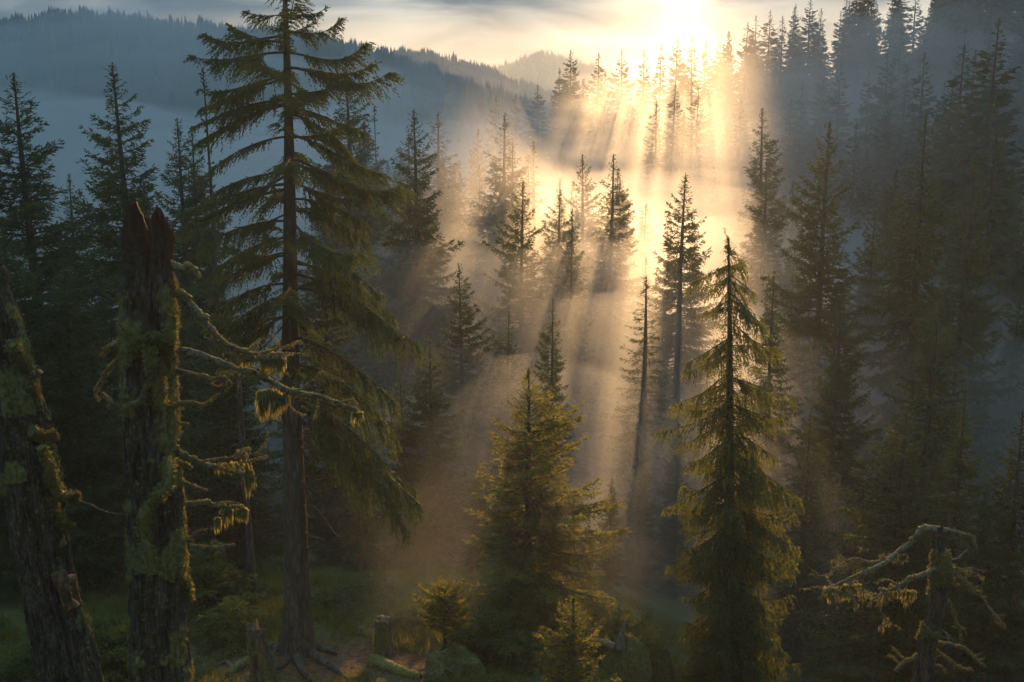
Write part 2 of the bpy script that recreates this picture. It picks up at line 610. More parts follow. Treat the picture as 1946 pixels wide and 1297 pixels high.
def conifer(name, rng, H, prof, o, mats=('needle', 'bark'), trunk_r=None, z0=None, n_br=None, bend=(0, 0), shear=(0, 0), extra=None, link=True, label=None, cat='tree'):
    """trunk + crown under one Empty.  prof(t) = branch length at t (0 crown foot .. 1 tip)"""
    root = thing(name, label, cat)
    tr = trunk_r or H * .016
    z0 = H * .08 if z0 is None else z0
    crown, wood = MB(), MB()
    zz = np.linspace(-.6, H, 26)
    tt = np.clip(zz / H, 0, 1)
    path = np.stack([shear[0] * zz + bend[0] * np.sin(tt * 3.0) + .015 * H * .1 * np.sin(tt * 9 + 1), shear[1] * zz + bend[1] * np.sin(tt * 2.4), zz], 1)
    rad = tr * (1 - tt) ** .85 + .012
    rad = rad * (1 + .55 * np.exp(-np.clip(zz, 0, None) / (.05 * H)))
    tube(wood, path, rad, o.get('tsides', 8), .12, 5, 3)

    def axis(z):
        return np.array([np.interp(z, zz, path[:, 0]), np.interp(z, zz, path[:, 1]), z])

    ph = rng.uniform(0, 6.28)
    brs = []
    lop = rng.uniform(0, 6.28)
    for k in range(n_br):
        t = 1 - (k + rng.random()) / n_br
        t = 1 - (1 - t) ** o.get('pw', 1.0)
        t = min(t, .992)
        ph += 2.4 + rng.normal(0, .5)
        Lb = prof(t) * rng.uniform(o.get('lmin', .62), 1.12) * (1 + .14 * math.sin(ph + lop) + .13 * math.sin(ph * 2 + t * 17 + lop)) * (.55 if rng.random() < .1 else 1)
        e0 = np.interp(t, [0, .5, 1], o['elev']) + rng.normal(0, o.get('wild', .11))
        brs.append((z0 + (H - z0) * t, ph, Lb, e0, o['sag'] * (1 - .6 * t), o['tip'], None))
    for b in (extra or []):
        brs.append(b)
    for b in brs:
        if len(b) == 2:                        # a branch drawn by its own spine
            sp, oo = np.asarray(b[0]), b[1] or o
            Lb = np.linalg.norm(np.diff(sp, axis=0), axis=1).sum()
            tube(wood, sp, np.linspace(max(.008, min(.05, .013 * Lb + .004)), .004, len(sp)), 5, cap=False)
            spray(crown, rng, sp, Lb, oo)
            continue
        z, f, Lb, e0, sag, tip, oo = b
        oo = oo or o
        s = np.linspace(0, 1, 9)
        r = Lb * s * math.cos(e0)
        up = Lb * (s * math.sin(e0) - sag * s ** 2 + tip * s ** 3)
        wob = .05 * Lb * np.sin(s * 5 + f * 3) * s
        c, sn = math.cos(f), math.sin(f)
        sp = axis(z)[None] + np.stack([r * c - wob * sn, r * sn + wob * c, up], 1)
        if Lb > .25:
            tube(wood, sp, np.linspace(max(.006, min(.055, .016 * Lb + .004)), .004, 9), 4, cap=False)
        spray(crown, rng, sp, Lb, oo)
    # leading shoot
    n = 40
    zt = H - rng.random(n) ** 1.3 * .05 * H
    P = np.stack([np.interp(zt, zz, path[:, 0]), np.interp(zt, zz, path[:, 1]), zt], 1)
    D = unit(rng.normal(0, .8, (n, 3)) + np.array([0, 0, .9]))
    kites(crown, P, D, (.05 + .5 * (H - zt)) * rng.uniform(.5, .9, n), .03, rng)
    crown.build('crown', M[mats[0]], root, False)
    wood.build('trunk', M[mats[1]], root)
    return root


def cone(R, slope, H=16.0):
    """widens by slope metres a metre from the tip and levels off at R"""
    return lambda t: R * (1 - math.exp(-(1 - t) * H * slope / R)) + .06


# ------------------------------------------------------------------ ground sheet
def axis_steps(lo, a, b, hi, fine, grow):
    xs = list(np.arange(a, b + 1e-6, fine))
    st, x = fine, a
    left = []
    while x > lo:
        st *= grow
        x -= st
        left.append(x)
    st, x = fine, b
    right = []
    while x < hi:
        st *= grow
        x += st
        right.append(x)
    return np.array(left[::-1] + xs + right)


gx = axis_steps(-1500, -9, 6, 1500, .11, 1.035)
gy = axis_steps(-150, 15.5, 27, 2300, .11, 1.03)
X, Y = np.meshgrid(gx, gy)
Z = ground(X, Y)
nv = np.stack([X, Y, Z], -1).reshape(-1, 3)
ny, nx = X.shape
i = (np.arange(ny - 1)[:, None] * nx + np.arange(nx - 1)[None]).ravel()
q = np.stack([i, i + 1, i + nx + 1, i + nx], 1)
soil = fbm(np.stack([X, Y, 0 * X], -1) / 1.3, 4, 21)
spot = np.exp(-(((X + 3.6) / 2.2) ** 2 + ((Y - 19.9) / .9) ** 2))
soil = np.clip(smooth(soil, .34, .52) * spot * 1.9, 0, 1)
g = MB()
g.add(nv, q, None, soil.ravel())
tag(g.build('ground', M['ground']), kind='structure')


# ------------------------------------------------------------------ tree stock (each kind built once, moved to its first place, then copied)
def rs(k):
    return np.random.default_rng(k)


MID = dict(twigs=27, gap=.062, blade=.18, bw=.155, wf=.42, hang=.2, droop=.22, elev=(-.35, -.12, .5), sag=.10, tip=.24, spread=.40, pw=.95, tmax=.95, lmin=.55)
FAR = dict(twigs=15, simple=True, blade=.5, asp=.15, wf=.55, tmin=.25, tmax=1.1, hang=.28, elev=(-.35, -.15, .5), sag=.1, tip=.2, tsides=5, pw=.95)
stock = {
    'a': lambda: conifer('spruce_tree', rs(1), 16, cone(4.6, .38), MID, n_br=270),
    'b': lambda: conifer('spruce_tree', rs(2), 16, cone(3.8, .29), dict(MID, elev=(-.4, -.22, .4)), n_br=260),
    'c': lambda: conifer('spruce_tree', rs(3), 16, cone(5.0, .42), dict(MID, elev=(-.25, -.05, .55), hang=.12, lmin=.45), n_br=240),
    'd': lambda: conifer('spruce_tree', rs(4), 16, cone(2.6, .21), dict(MID, twigs=20, elev=(-.5, -.25, .3)), n_br=180),
    'e': lambda: conifer('spruce_tree', rs(11), 16, cone(4.2, .34), dict(MID, elev=(-.3, -.15, .45), lmin=.4), n_br=250, bend=(.12, .1)),
    'k': lambda: conifer('spruce_tree', rs(12), 16, cone(4.4, .36), dict(MID, elev=(-.45, -.3, .3), hang=.3, lmin=.45), n_br=240, bend=(-.1, .1)),
    'f': lambda: conifer('spruce_tree', rs(5), 15, cone(3.2, .30), FAR, ('needle_blue', 'bark'), n_br=120),
    'g': lambda: conifer('spruce_tree', rs(6), 15, cone(2.6, .25), FAR, ('needle_blue', 'bark'), n_br=120),
    'h': lambda: conifer('spruce_tree', rs(7), 15, cone(3.6, .36), FAR, ('needle_blue', 'bark'), n_br=120),
    'n': lambda: conifer('spruce_tree', rs(8), 15, cone(1.3, .12), dict(FAR, twigs=5), ('needle_blue', 'bark'), n_br=70),
    'x': lambda: conifer('dead_tree', rs(9), 15, cone(1.0, .1), dict(FAR, twigs=1.2, wf=.2), ('needle_blue', 'bark'), n_br=45, trunk_r=.12),
}
STOCK_H = dict(e=16, k=16, a=16, b=16, c=16, d=16, f=15, g=15, h=15, n=15, x=15)
made = {}


def plant(kind, x, y, z, h, wide, label, group=None, rz=None, lean=(0, 0)):
    s = h / STOCK_H[kind]
    rz = (x * 7.3 + y * 3.1) % 6.28 if rz is None else rz
    if lean == (0, 0):
        lean = (.015 * math.sin(x * 5.1 + y), .015 * math.sin(x * 3.7 - y * 2.3))
    if kind not in made:
        o = stock[kind]()
        made[kind] = o
        o.location = (float(x), float(y), float(z))
        o.rotation_euler = (lean[0], lean[1], rz)
        o.scale = (s * wide, s * wide, s)
        tag(o, label, 'tree', group)
        return o
    return copy_thing(made[kind], (x, y, z), rz, s * wide, s, label, group, lean)


def tip(kind, px, py, d, wide, label, group=None, **kw):
    """a tree whose tip stands d metres ahead at photo pixel px,py and whose foot is on the ground"""
    p = at(px, py, d)
    z = gz(p[0], p[1])
    return plant(kind, p[0], p[1], z - .1, p[2] - z + .1, wide, label, group, **kw)

# ------------------------------------------------------------------ the trees of the valley, near to far
tip('a', 230, 120, 34, 1.0, 'tall dark spruce whose tip stands behind the top of the broken snag')
tip('c', 45, 140, 30, 1.15, 'dark spruce with upswept branches at the left edge, above the leaning trunk')
tip('c', 330, 225, 42, .9, 'smaller hazy spruce between the dark left spruce and the great spruce')
tip('b', 120, 330, 46, .9, 'low hazy spruce seen between the two dark spruces on the left')
tip('b', 355, 240, 46, .8, 'slim hazy spruce close beside the smaller hazy spruce left of the great spruce')
tip('a', 665, 130, 52, 1.0, 'blue grey spruce half hidden behind the right side of the great spruce')
tip('b', 700, 232, 64, 1.0, 'faint blue spruce just left of the bare spire')
tip('a', 790, 208, 46, .92, 'tall blue green spruce with a thin pointed top right of the great spruce')
tip('e', 765, 255, 60, 1.1, 'faint spruce right behind the left flank of the thin topped spruce')
tip('k', 838, 213, 60, 1.15, 'blue spruce standing close to the right of the thin topped spruce')
tip('b', 900, 245, 78, .9, 'pale misty spruce left of the dense dark pointed spruce')
tip('k', 955, 215, 56, 1.0, 'dense dark pointed spruce standing alone in front of the grey mist')
tip('c', 988, 345, 45, .95, 'dark spruce in front of the dense pointed one, its tip much lower')
tip('x', 722, 202, 66, 1.0, 'bare dead spire standing pale in the mist right of the great spruce')
tip('x', 393, 128, 40, 1.0, 'thin bare dead spruce rising behind the left branches of the great spruce')
tip('n', 1022, 268, 60, 1.2, 'thin half bare spruce just right of the dense pointed spruce')
tip('d', 1060, 380, 55, .8, 'dim slender spruce left of the slender one at the edge of the light')
tip('e', 1092, 395, 44, .75, 'slender spruce at the left edge of the golden light')
tip('b', 1175, 320, 66, .9, 'pale golden spruce dissolving in the light above the shafts')
tip('d', 1158, 440, 54, .9, 'small faint golden spruce below the pale dissolving one')
tip('a', 1293, 330, 44, .95, 'backlit spruce in the middle of the golden shafts')
tip('d', 1228, 525, 36, 1.3, 'narrow dark spruce standing between two bright shafts')
tip('b', 1458, 205, 78, 1.0, 'faint golden spruce high in the glow, the upper of two in line')
tip('c', 1457, 320, 62, 1.0, 'golden misty spruce with open branches, the lower of two in line')
tip('c', 1575, 232, 42, .85, 'tall golden brown spruce with a long thin leader right of the drooping spruce')
tip('b', 1472, 515, 34, .8, 'small brown spruce between the drooping spruce and the tall golden brown one')
tip('k', 1775, 218, 40, .85, 'tall dark spruce with dense layered branches at the right edge of the light')
tip('e', 1860, 302, 38, .8, 'dark blue spruce close to the right of the tall dark layered spruce')
tip('b', 1778, 525, 30, 1.0, 'olive spruce in front of the tall dark layered spruce')
tip('c', 1725, 765, 23, 1.25, 'wide olive green young spruce behind the dead mossy tree')
tip('b', 1838, 745, 24, 1.0, 'slim bluish spruce right of the wide olive young spruce')
tip('a', 1950, 780, 21, .9, 'deep green spruce cut by the right edge beside the dead mossy tree')
tip('c', 1600, 560, 32, .8, 'brown green spruce in front of the tall golden brown one')
tip('b', 1050, 565, 31, .75, 'olive spruce close behind the golden young spruce')
tip('c', 880, 500, 36, .85, 'dim green spruce rising right of the great spruce')
tip('c', 620, 480, 32, 1.0, 'dark spruce hidden behind the great spruce')
tip('a', 820, 640, 30, 1.1, 'dark spruce at the foot of the left light shaft')
tip('b', 960, 590, 36, .9, 'dim spruce under the left light shaft')
tip('a', 430, 560, 27, 1.0, 'dark green spruce between the snag and the trunk of the great spruce')
tip('a', 120, 480, 25, 1.1, 'black green spruce filling the space between the leaning trunk and the snag')
tip('c', 10, 420, 24, 1.1, 'black green spruce behind the leaning trunk')
for (kd, px_, py_, d_, w_, lb_) in (
        ('b', 1160, 905, 27, .9, 'small dark blue green spruce low between the golden young spruce and the drooping one'),
        ('c', 1215, 850, 30, .8, 'dusky spruce left behind the skirt of the drooping spruce'),
        ('b', 1118, 985, 25, .8, 'little dark spruce just off the lower right boughs of the golden young spruce'),
        ('a', 1290, 800, 31, .75, 'shaded spruce directly behind the left boughs of the drooping spruce'),
        ('e', 765, 700, 29, .85, 'dark spruce right of the lowest boughs of the great spruce'),
        ('k', 690, 770, 28, .8, 'dark spruce right behind the lower trunk of the great spruce'),
        ('b', 905, 860, 27, .8, 'dim little spruce at the left flank of the golden young spruce'),
        ('k', 1640, 870, 27, .8, 'dark spruce left of the wide olive young spruce'),
        ('e', 1880, 905, 21.5, .7, 'little dark spruce right of the top of the dead mossy tree')):
    tip(kd, px_, py_, d_, w_, lb_)
rng = rs(178)
for k in range(14):
    tip('bekab'[k % 5], rng.uniform(690, 1060), rng.uniform(265, 430), rng.uniform(56, 80), rng.uniform(.7, .95), 'blue hazy spruce in the mist between the great spruce and the golden light', 'blue hazy spruces right of the great spruce')
for k in range(34):
    a = rng.uniform(.22, .42)
    y = rng.uniform(104, 160)
    plant('fgh'[k % 3], a * y, y, gz(a * y, y) - .2, rng.uniform(9, 14), rng.uniform(.9, 1.15), 'small misty spruce in the dense stand covering the ridge slope', 'spruces in the dense ridge stand')
for k in range(26):
    a = rng.uniform(.36, .6)
    y = rng.uniform(88, 172)
    plant('fgh'[k % 3], a * y, y, gz(a * y, y) - .2, rng.uniform(10, 15), rng.uniform(.9, 1.15), 'dark spruce standing high on the right shoulder of the ridge', 'spruces high on the ridge shoulder')
tip('c', 1540, 780, 27, .9, 'dark spruce at the foot of the drooping spruce')

rng = rs(177)
for k in range(74):
    y = rng.uniform(50, 92)
    px = rng.uniform(660, 1900)
    py = rng.uniform(290, 500)
    if abs(px - 1390) < 95 or abs(px - 1290) < 40 or abs(px - 1575) < 50:
        continue
    tip('abcek'[k % 5], px, py, y, rng.uniform(.75, 1.05), 'pale spruce crowding the misty valley floor, half lost behind the larger named trees'.replace(' named', ''), 'spruces crowding the misty valley floor')
for k in range(24):
    y = rng.uniform(42, 78)
    a = rng.uniform(.39, .58)
    plant('abcek'[k % 5], a * y, y, gz(a * y, y) - .2, rng.uniform(8, 13), rng.uniform(.8, 1.0), 'dark spruce in the thick stand climbing the steep right flank', 'spruces on the steep right flank')

# far stands on the ridge
RG = 'spruces on the misty ridge'
rng = rs(77)
spots = [(1085, 95, 150, 'h'), (1062, 130, 152, 'g'), (1110, 150, 140, 'f'), (1135, 100, 155, 'f'), (1150, 135, 145, 'g'), (1185, 95, 150, 'h'),
         (1025, 160, 150, 'h'), (980, 178, 155, 'f'), (945, 182, 160, 'g'), (1225, 95, 158, 'f'), (1255, 85, 160, 'g'), (1285, 70, 158, 'h'), (1318, 68, 155, 'g'),
         (1345, 75, 158, 'f'), (1388, 60, 150, 'g'), (1418, 42, 145, 'f'), (1440, 30, 150, 'g'), (1462, 20, 148, 'h'), (1490, 30, 152, 'f'), (1510, 15, 150, 'g'),
         (1325, 165, 118, 'h'), (1280, 160, 122, 'f'), (1252, 190, 120, 'g'), (1597, 115, 105, 'f'), (1690, 92, 100, 'h'), (1655, 130, 104, 'g'),
         (1832, 85, 80, 'f'), (1850, 95, 84, 'g'), (1888, 35, 75, 'h'), (1805, 150, 82, 'h'), (1895, 220, 58, 'h'), (1630, 230, 92, 'g'), (1500, 150, 118, 'f'),
         (1535, 170, 112, 'g'), (1560, 140, 114, 'f'), (1720, 125, 98, 'g'), (1760, 100, 92, 'f')]
for (px, py, d, k) in spots:
    tip(k, px, py, d, 1.0, 'misty spruce standing out on the crest or upper slope of the wooded ridge', RG)
n = 0
while n < 85:
    a = rng.uniform(-.02, .52)
    y = rng.uniform(80, 175)
    d0 = np.interp(a, [-.05, .1, .25, .45], [135, 130, 92, 62])
    if y < d0:
        continue
    x = a * y
    h = rng.uniform(9, 15)
    plant('fgh'[n % 3], x, y, gz(x, y) - .2, h, rng.uniform(.8, 1.15), 'small misty spruce in the dense stand covering the ridge slope', 'spruces in the dense ridge stand')
    n += 1


# ------------------------------------------------------------------ far woods on the hills
def hill_woods():
    rng = rs(5)
    mb = MB()
    n = 9000
    y = np.concatenate([rng.normal(745, 60, n), rng.normal(1040, 60, n), rng.normal(1520, 80, n // 2)])
    x = np.concatenate([rng.uniform(-430, 60, n), rng.uniform(-330, 160, n), rng.uniform(-260, 320, n // 2)])
    z = ground(x, y)
    h = (3 + 11 * vnoise(np.stack([x / 9, y / 9, 0 * x], -1), 4) ** 1.3 + rng.uniform(-1.5, 2, len(x))) * np.interp(y, [700, 1500], [.75, 1.1])
    r = h * rng.uniform(.13, .2, len(x))
    for k in range(3):
        f = rng.uniform(0, 6.28, len(x))
        for (b, t, w) in ((.0, .7, 1.0), (.45, 1.0, .6)):
            c, s = np.cos(f) * r * w, np.sin(f) * r * w
            v = np.stack([np.stack([x + c, y + s, z + h * b], 1), np.stack([x - c * .5 - s * .8, y - s * .5 + c * .8, z + h * b], 1),
                          np.stack([x - c * .5 + s * .8, y - s * .5 - c * .8, z + h * b], 1), np.stack([x, y, z + h * t], 1)], 1)
            m = np.arange(len(x))[:, None] * 4
            mb.add(v.reshape(-1, 3), None, np.concatenate([m + np.array([[0, 1, 3]]), m + np.array([[1, 2, 3]]), m + np.array([[2, 0, 3]])]))
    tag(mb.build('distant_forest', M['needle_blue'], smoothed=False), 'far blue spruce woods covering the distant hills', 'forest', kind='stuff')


hill_woods()


# ------------------------------------------------------------------ air: thin even haze, and banks of mist lying in the valley
def box(mb, lo, hi):
    lo, hi = np.array(lo, float), np.array(hi, float)
    c = np.array([[0, 0, 0], [1, 0, 0], [1, 1, 0], [0, 1, 0], [0, 0, 1], [1, 0, 1], [1, 1, 1], [0, 1, 1]])
    mb.add(lo + (hi - lo) * c, [[0, 3, 2, 1], [4, 5, 6, 7], [0, 1, 5, 4], [1, 2, 6, 5], [2, 3, 7, 6], [3, 0, 4, 7]])


hz = MB()
box(hz, (gx.min() - 20, gy.min() - 20, -40), (gx.max() + 20, gy.max() + 20, 132))
tag(hz.build('haze', volume_mat('haze', HAZE_DENSITY, (.80, .90, 1.0), .42), smoothed=False), kind='stuff')


def mist(c, r, dens, seed, rough=.35, col=(.95, .96, 1.0), g=.63, rot=0.0):
    """a soft lumpy bank of mist: closed surface round c with radii r"""
    nu, nv_ = 64, 28
    th = np.linspace(0, 2 * np.pi, nu, endpoint=False)
    ph = np.linspace(0, np.pi, nv_)
    d = np.stack([np.sin(ph)[:, None] * np.cos(th)[None], np.sin(ph)[:, None] * np.sin(th)[None], np.cos(ph)[:, None] * np.ones((1, nu))], -1)
    k = 1 + rough * 2 * (fbm(d * 2.2 + seed * 7.1, 3, seed) - .5)
    p = d * k[..., None] * np.array(r)
    cr, sr = math.cos(rot), math.sin(rot)
    p = np.stack([p[..., 0] * cr - p[..., 1] * sr, p[..., 0] * sr + p[..., 1] * cr, p[..., 2]], -1) + np.array(c)
    i = np.arange(nv_ - 1)[:, None] * nu
    j = np.arange(nu)[None]
    kk = (j + 1) % nu
    q = np.stack([i + j, i + nu + j, i + nu + kk, i + kk], -1).reshape(-1, 4)
    mb = MB()
    mb.add(p.reshape(-1, 3), q)
    return tag(mb.build('mist', volume_mat('mist', dens, col, g)), kind='stuff')


mist((8, 92, -9), (62, 58, 14), MIST * .75, 1, rough=.55)
mist((10, 72, -8), (40, 36, 11), MIST * .65, 2, rough=.55)
mist((11, 72, -8), (32, 31, 13), MIST * .7, 5, rough=.6)
mist((5, 46, -4), (16, 17, 9), MIST * 1.45, 3, rough=.5)
mist((1, 33, -4), (10, 8, 6.5), MIST * 1.7, 6, rough=.5)
mist((-.3, 21.6, 0), (3.4, 1.5, 4.2), .016, 7, rough=.5)
mist((12, 35, -4), (8, 4.5, 7.5), MIST * .45, 10, rough=.5)
mist((5, 27, -3.5), (6, 4.5, 6), MIST * .9, 11, rough=.5)
mist((38, 88, 8), (24, 22, 13), .007, 9, rough=.6)
mist((17, 132, 5), (26, 12, 10), MIST * .7, 50, rough=.65)
mist((22, 126, 8), (20, 9, 11), MIST * .55, 51, rough=.65)
mist((36, 104, 13), (17, 10, 8), MIST * .6, 56, rough=.7, rot=.4)
mist((44, 92, 11), (14, 9, 7), .008, 57, rough=.7, rot=.4)
mist((2, 120, 0), (26, 14, 9), MIST * .7, 52, rough=.6)
mist((6, 64, -6), (26, 12, 12), MIST * 1.0, 53, rough=.6)
mist((-7, 54, -1), (17, 6, 12), MIST * 1.6, 54, rough=.5)
mist((-12, 74, -1), (22, 9, 13), MIST * 1.2, 55, rough=.5)
rng = rs(19)
for k in range(11):                                          # torn wisps rising off the top of the valley mist
    mist((rng.uniform(-8, 36), rng.uniform(92, 128), rng.uniform(1, 9)), (rng.uniform(6, 14), rng.uniform(4, 9), rng.uniform(2.5, 5.5)), rng.uniform(.010, .022), 60 + k, rough=.75, rot=rng.uniform(-.3, .5))
for k in range(4):                                           # torn bank drifting up the slope
    mist((22 + 5 * k, 104 + 3 * k, 1 + 1.6 * k), (15 + 3 * k, 13 + 5 * k, 5 + 1.6 * k), MIST * .35, 20 + k, rot=.35, rough=.7)
for k in range(3):                                           # mist glowing round the crest below the sun
    mist((24, 168, 10), (22 + 8 * k, 12 + 4 * k, 11 + 4 * k), MIST * .08, 30 + k, g=.6, rough=.5)
mist((-60, 190, -14), (70, 55, 20), .007, 40, rough=.5)
mist((-150, 430, -16), (170, 140, 32), .008, 41, rough=.5)
mist((-40, 560, -16), (170, 120, 26), .007, 42, rough=.5)
mist((-75, 560, 10), (26, 60, 34), .007, 43, rough=.6)
mist((-190, 600, 30), (120, 60, 40), .007, 44, rough=.6)


# ------------------------------------------------------------------ deck added out of view to block the sun outside one gap
def blocker_cloud(side, edge, dens, seed):
    na, ns = 90, 46
    al = np.linspace(420, 1500, na)
    w = np.linspace(0, 1, ns) ** 2.2 * 1500
    A, W = np.meshgrid(al, w, indexing='ij')
    e = edge + 16 * (fbm(np.stack([A / 130, 0 * A + seed * 5.5, 0 * A], -1), 3, seed) - .5) + (A - 900) * .012 * side
    S = side * W + e
    x = S * math.cos(SUN_AZ) + A * math.sin(SUN_AZ)
    y = -S * math.sin(SUN_AZ) + A * math.cos(SUN_AZ)
    nn = fbm(np.stack([x / 140, y / 140, 0 * x], -1), 4, seed + 3)
    T = 60 * smooth(W, -6, 45) * smooth(A, 420, 520) * smooth(1500 - A, 0, 250) * smooth(1500 - W, 0, 200) * (.5 + nn) + .1
    zc = 200 + 40 * (fbm(np.stack([x / 300, y / 300, 0 * x], -1), 2, seed + 9) - .5)
    topv = np.stack([x, y, zc + T * .6], -1).reshape(-1, 3)
    bot = np.stack([x, y, zc - T * .4], -1).reshape(-1, 3)
    i = (np.arange(na - 1)[:, None] * ns + np.arange(ns - 1)[None]).ravel()
    q = np.stack([i, i + 1, i + ns + 1, i + ns], 1)
    n = na * ns
    ring = np.concatenate([np.arange(ns - 1), np.arange(na - 1) * ns + ns - 1, (na - 1) * ns + np.arange(ns - 1, 0, -1), np.arange(na - 1, 0, -1) * ns])
    r2 = np.roll(ring, -1)
    mb = MB()
    mb.add(np.vstack([topv, bot]), np.vstack([q if side < 0 else q[:, ::-1], (q[:, ::-1] if side < 0 else q) + n, np.stack([ring, r2, r2 + n, ring + n], 1)]))
    return tag(mb.build('blocker_clouds', volume_mat('blocker_clouds', dens, (.95, .96, 1.0), .5)), kind='stuff')


blocker_cloud(-1, -11.5, .02, 3)
blocker_cloud(1, 8.5, .02, 8)


# ------------------------------------------------------------------ things drawn along photo pixels: bark, branches, moss
def px_path(pts, d, n):
    """smooth 3-D path through (px, py[, depth offset]) at depth d"""
    p = [at(q[0], q[1], d + (q[2] if len(q) > 2 else 0)) for q in pts]
    return crv(p, n)


def bristles(mb, path, rad, n, rng, ln=.035, up=.35, w=.3):
    """short moss leaves standing on a limb"""
    k = len(path)
    f = rng.random(n) * (k - 1.001)
    i = f.astype(int)
    p = path[i] + (path[i + 1] - path[i]) * (f - i)[:, None]
    t = unit(path[i + 1] - path[i])
    r = np.broadcast_to(np.asarray(rad, float), (k,))[i]
    d = rng.normal(size=(n, 3))
    d = unit(d - t * (d * t).sum(1, keepdims=True))
    d[:, 2] += up
    d = unit(d)
    kites(mb, p + d * (r * .85)[:, None], unit(d + rng.normal(0, .5, (n, 3))), ln * rng.uniform(.5, 1.5, n), ln * w * rng.uniform(.6, 1.2, n), rng)


def strands(mb, p0, n, ln, spread, rng, w=.010):
    """hanging lichen from points p0 (k,3)"""
    p0 = np.asarray(p0, float).reshape(-1, 3)
    i = rng.integers(0, len(p0), n)
    p = p0[i] + rng.normal(0, spread, (n, 3))
    l = ln * rng.uniform(.5, 1.0, n) * rng.uniform(.25, 1.0, len(p0))[i]
    for s in range(3):
        d = unit(np.stack([rng.normal(0, .14, n), rng.normal(0, .14, n), -np.ones(n)], 1))
        kites(mb, p, d, l * .42, w * (1.3 - .35 * s) * rng.uniform(.6, 1.3, n), rng)
        p = p + d * (l * .3)[:, None]


def limb(root, name, pts, d, r0, r1, rng, mat='deadwood', moss=0.0, twigs=(), mossr=None, hang=None, n=None, off=None, label=None, bush=()):
    """a dead branch (part) with its twigs, and the moss on it (sub-part)"""
    o = np.array(root.location)
    L = sum(math.dist(a[:2], b[:2]) for a, b in zip(pts, pts[1:]))
    n = n or max(10, int(L / 5))
    m = metre(pts[0][1], d)
    path = px_path(pts, d, n)
    s = np.linspace(0, 1, n)
    wig = np.stack([fbm(np.stack([s * L / 18, s * 0 + k * 9 + pts[0][0], s * 0], -1), 3, 3) - .5 for k in range(3)], 1)
    path = path + wig * m * 9 * np.sin(np.pi * np.clip(s * 1.5, 0, 1))[:, None] ** .5
    rad = (r0 + (r1 - r0) * s ** .7) * m * (1 + .5 * (vnoise(np.stack([s * L / 14, s * 0, s * 0 + pts[0][1]], -1), 2) - .4))
    wood = MB(o)
    rad = rad * .8
    pz = np.repeat(path, 11, 0)
    mk = np.clip(.12 + .55 * min(moss, 1) * (fbm(pz / (m * 22), 3, 12) * 2 - .45), 0, 1)
    tube(wood, path, rad, 11, .6, 1 / (m * 7), 4, a=np.concatenate([mk, [0, 0]]))
    mo = MB(o)
    for tw in twigs:
        p2 = px_path(tw, d, max(6, int(len(tw) * 4)))
        q = np.linspace(0, 1, len(p2))
        tube(wood, p2, (1.9 - 1.4 * q) * m, 6, .45, 1 / (m * 6), 5, a=.2)
        if moss:
            bristles(mo, p2, 2.2 * m, int(60 * moss * len(tw)), rng, 2.2 * m)
    for k in range(int(L / 16) if r0 > 2 else 0):                 # snapped side twigs
        j = rng.integers(n // 5, n - 1)
        tl = rng.uniform(6, 24) * m
        dv = unit(rng.normal(0, 1, 3) * np.array([1, .6, .8]) + (path[-1] - path[0]) / np.linalg.norm(path[-1] - path[0]) * .7)
        kn = unit(dv + rng.normal(0, .5, 3))
        p2 = crv([path[j], path[j] + dv * tl * .5, path[j] + dv * tl * .5 + kn * tl * .5], 6)
        tube(wood, p2, np.linspace(1.5, .5, 6) * m, 5, .3, 30, 5, a=.3)
        if moss > .3 and rng.random() < .6:
            bristles(mo, p2, 1.2 * m, 40, rng, 2 * m)
    if moss:
        bristles(mo, path, rad, int(moss * L * 11), rng, 2.3 * m)
        # cushions
        for k in range(int(moss * L / 30)):
            j = rng.integers(0, int(n * .75))
            c = path[j] + np.array([0, 0, rad[j] * .6])
            R = rad[j] * rng.uniform(.7, 1.25) + 1.5 * m
            lump(mo, c, (R * 1.3, R, R * .8), rng)
            dd = unit(rng.normal(size=(70, 3)))
            kites(mo, c + dd * R * .8, unit(dd + rng.normal(0, .5, (70, 3))), 3.2 * m, 1.0 * m, rng)
    for (bx, by, bw, bh, cnt) in bush:
        c = at(bx, by, d)
        for k in range(max(5, cnt // 40)):                         # a tangle of fine twigs hung with lichen
            e = c + rng.normal(0, 1, 3) * np.array([bw, bw * .7, bh]) * m * .6
            a_ = c + rng.normal(0, 1, 3) * np.array([bw, bw * .6, bh * .5]) * m * .35
            p2 = crv([a_, (a_ + e) / 2 + rng.normal(0, 3 * m, 3), e], 8)
            tube(wood, p2, np.linspace(1.1, .4, 8) * m, 5, .3, 30, 5, a=.25)
            bristles(mo, p2, 1.0 * m, 40, rng, 2.6 * m, -.5, .35)
            strands(mo, p2[2:], 9, 14 * m, .8 * m, rng, 1.0 * m)
    for (hx, hy, hw, hl, cnt) in (hang or ()):
        P = np.array([at(hx + t * hw, hy + abs(t) * 3, d) for t in np.linspace(-.5, .5, 7)])
        strands(mo, P, cnt, hl * m, 2.5 * m, rng, 1.7 * m)
    b = wood.build('branch', M[mat], root)
    if mo.n:
        mo.build('moss', M['moss'] if not hang else M['lichen'], b, False)
    return b


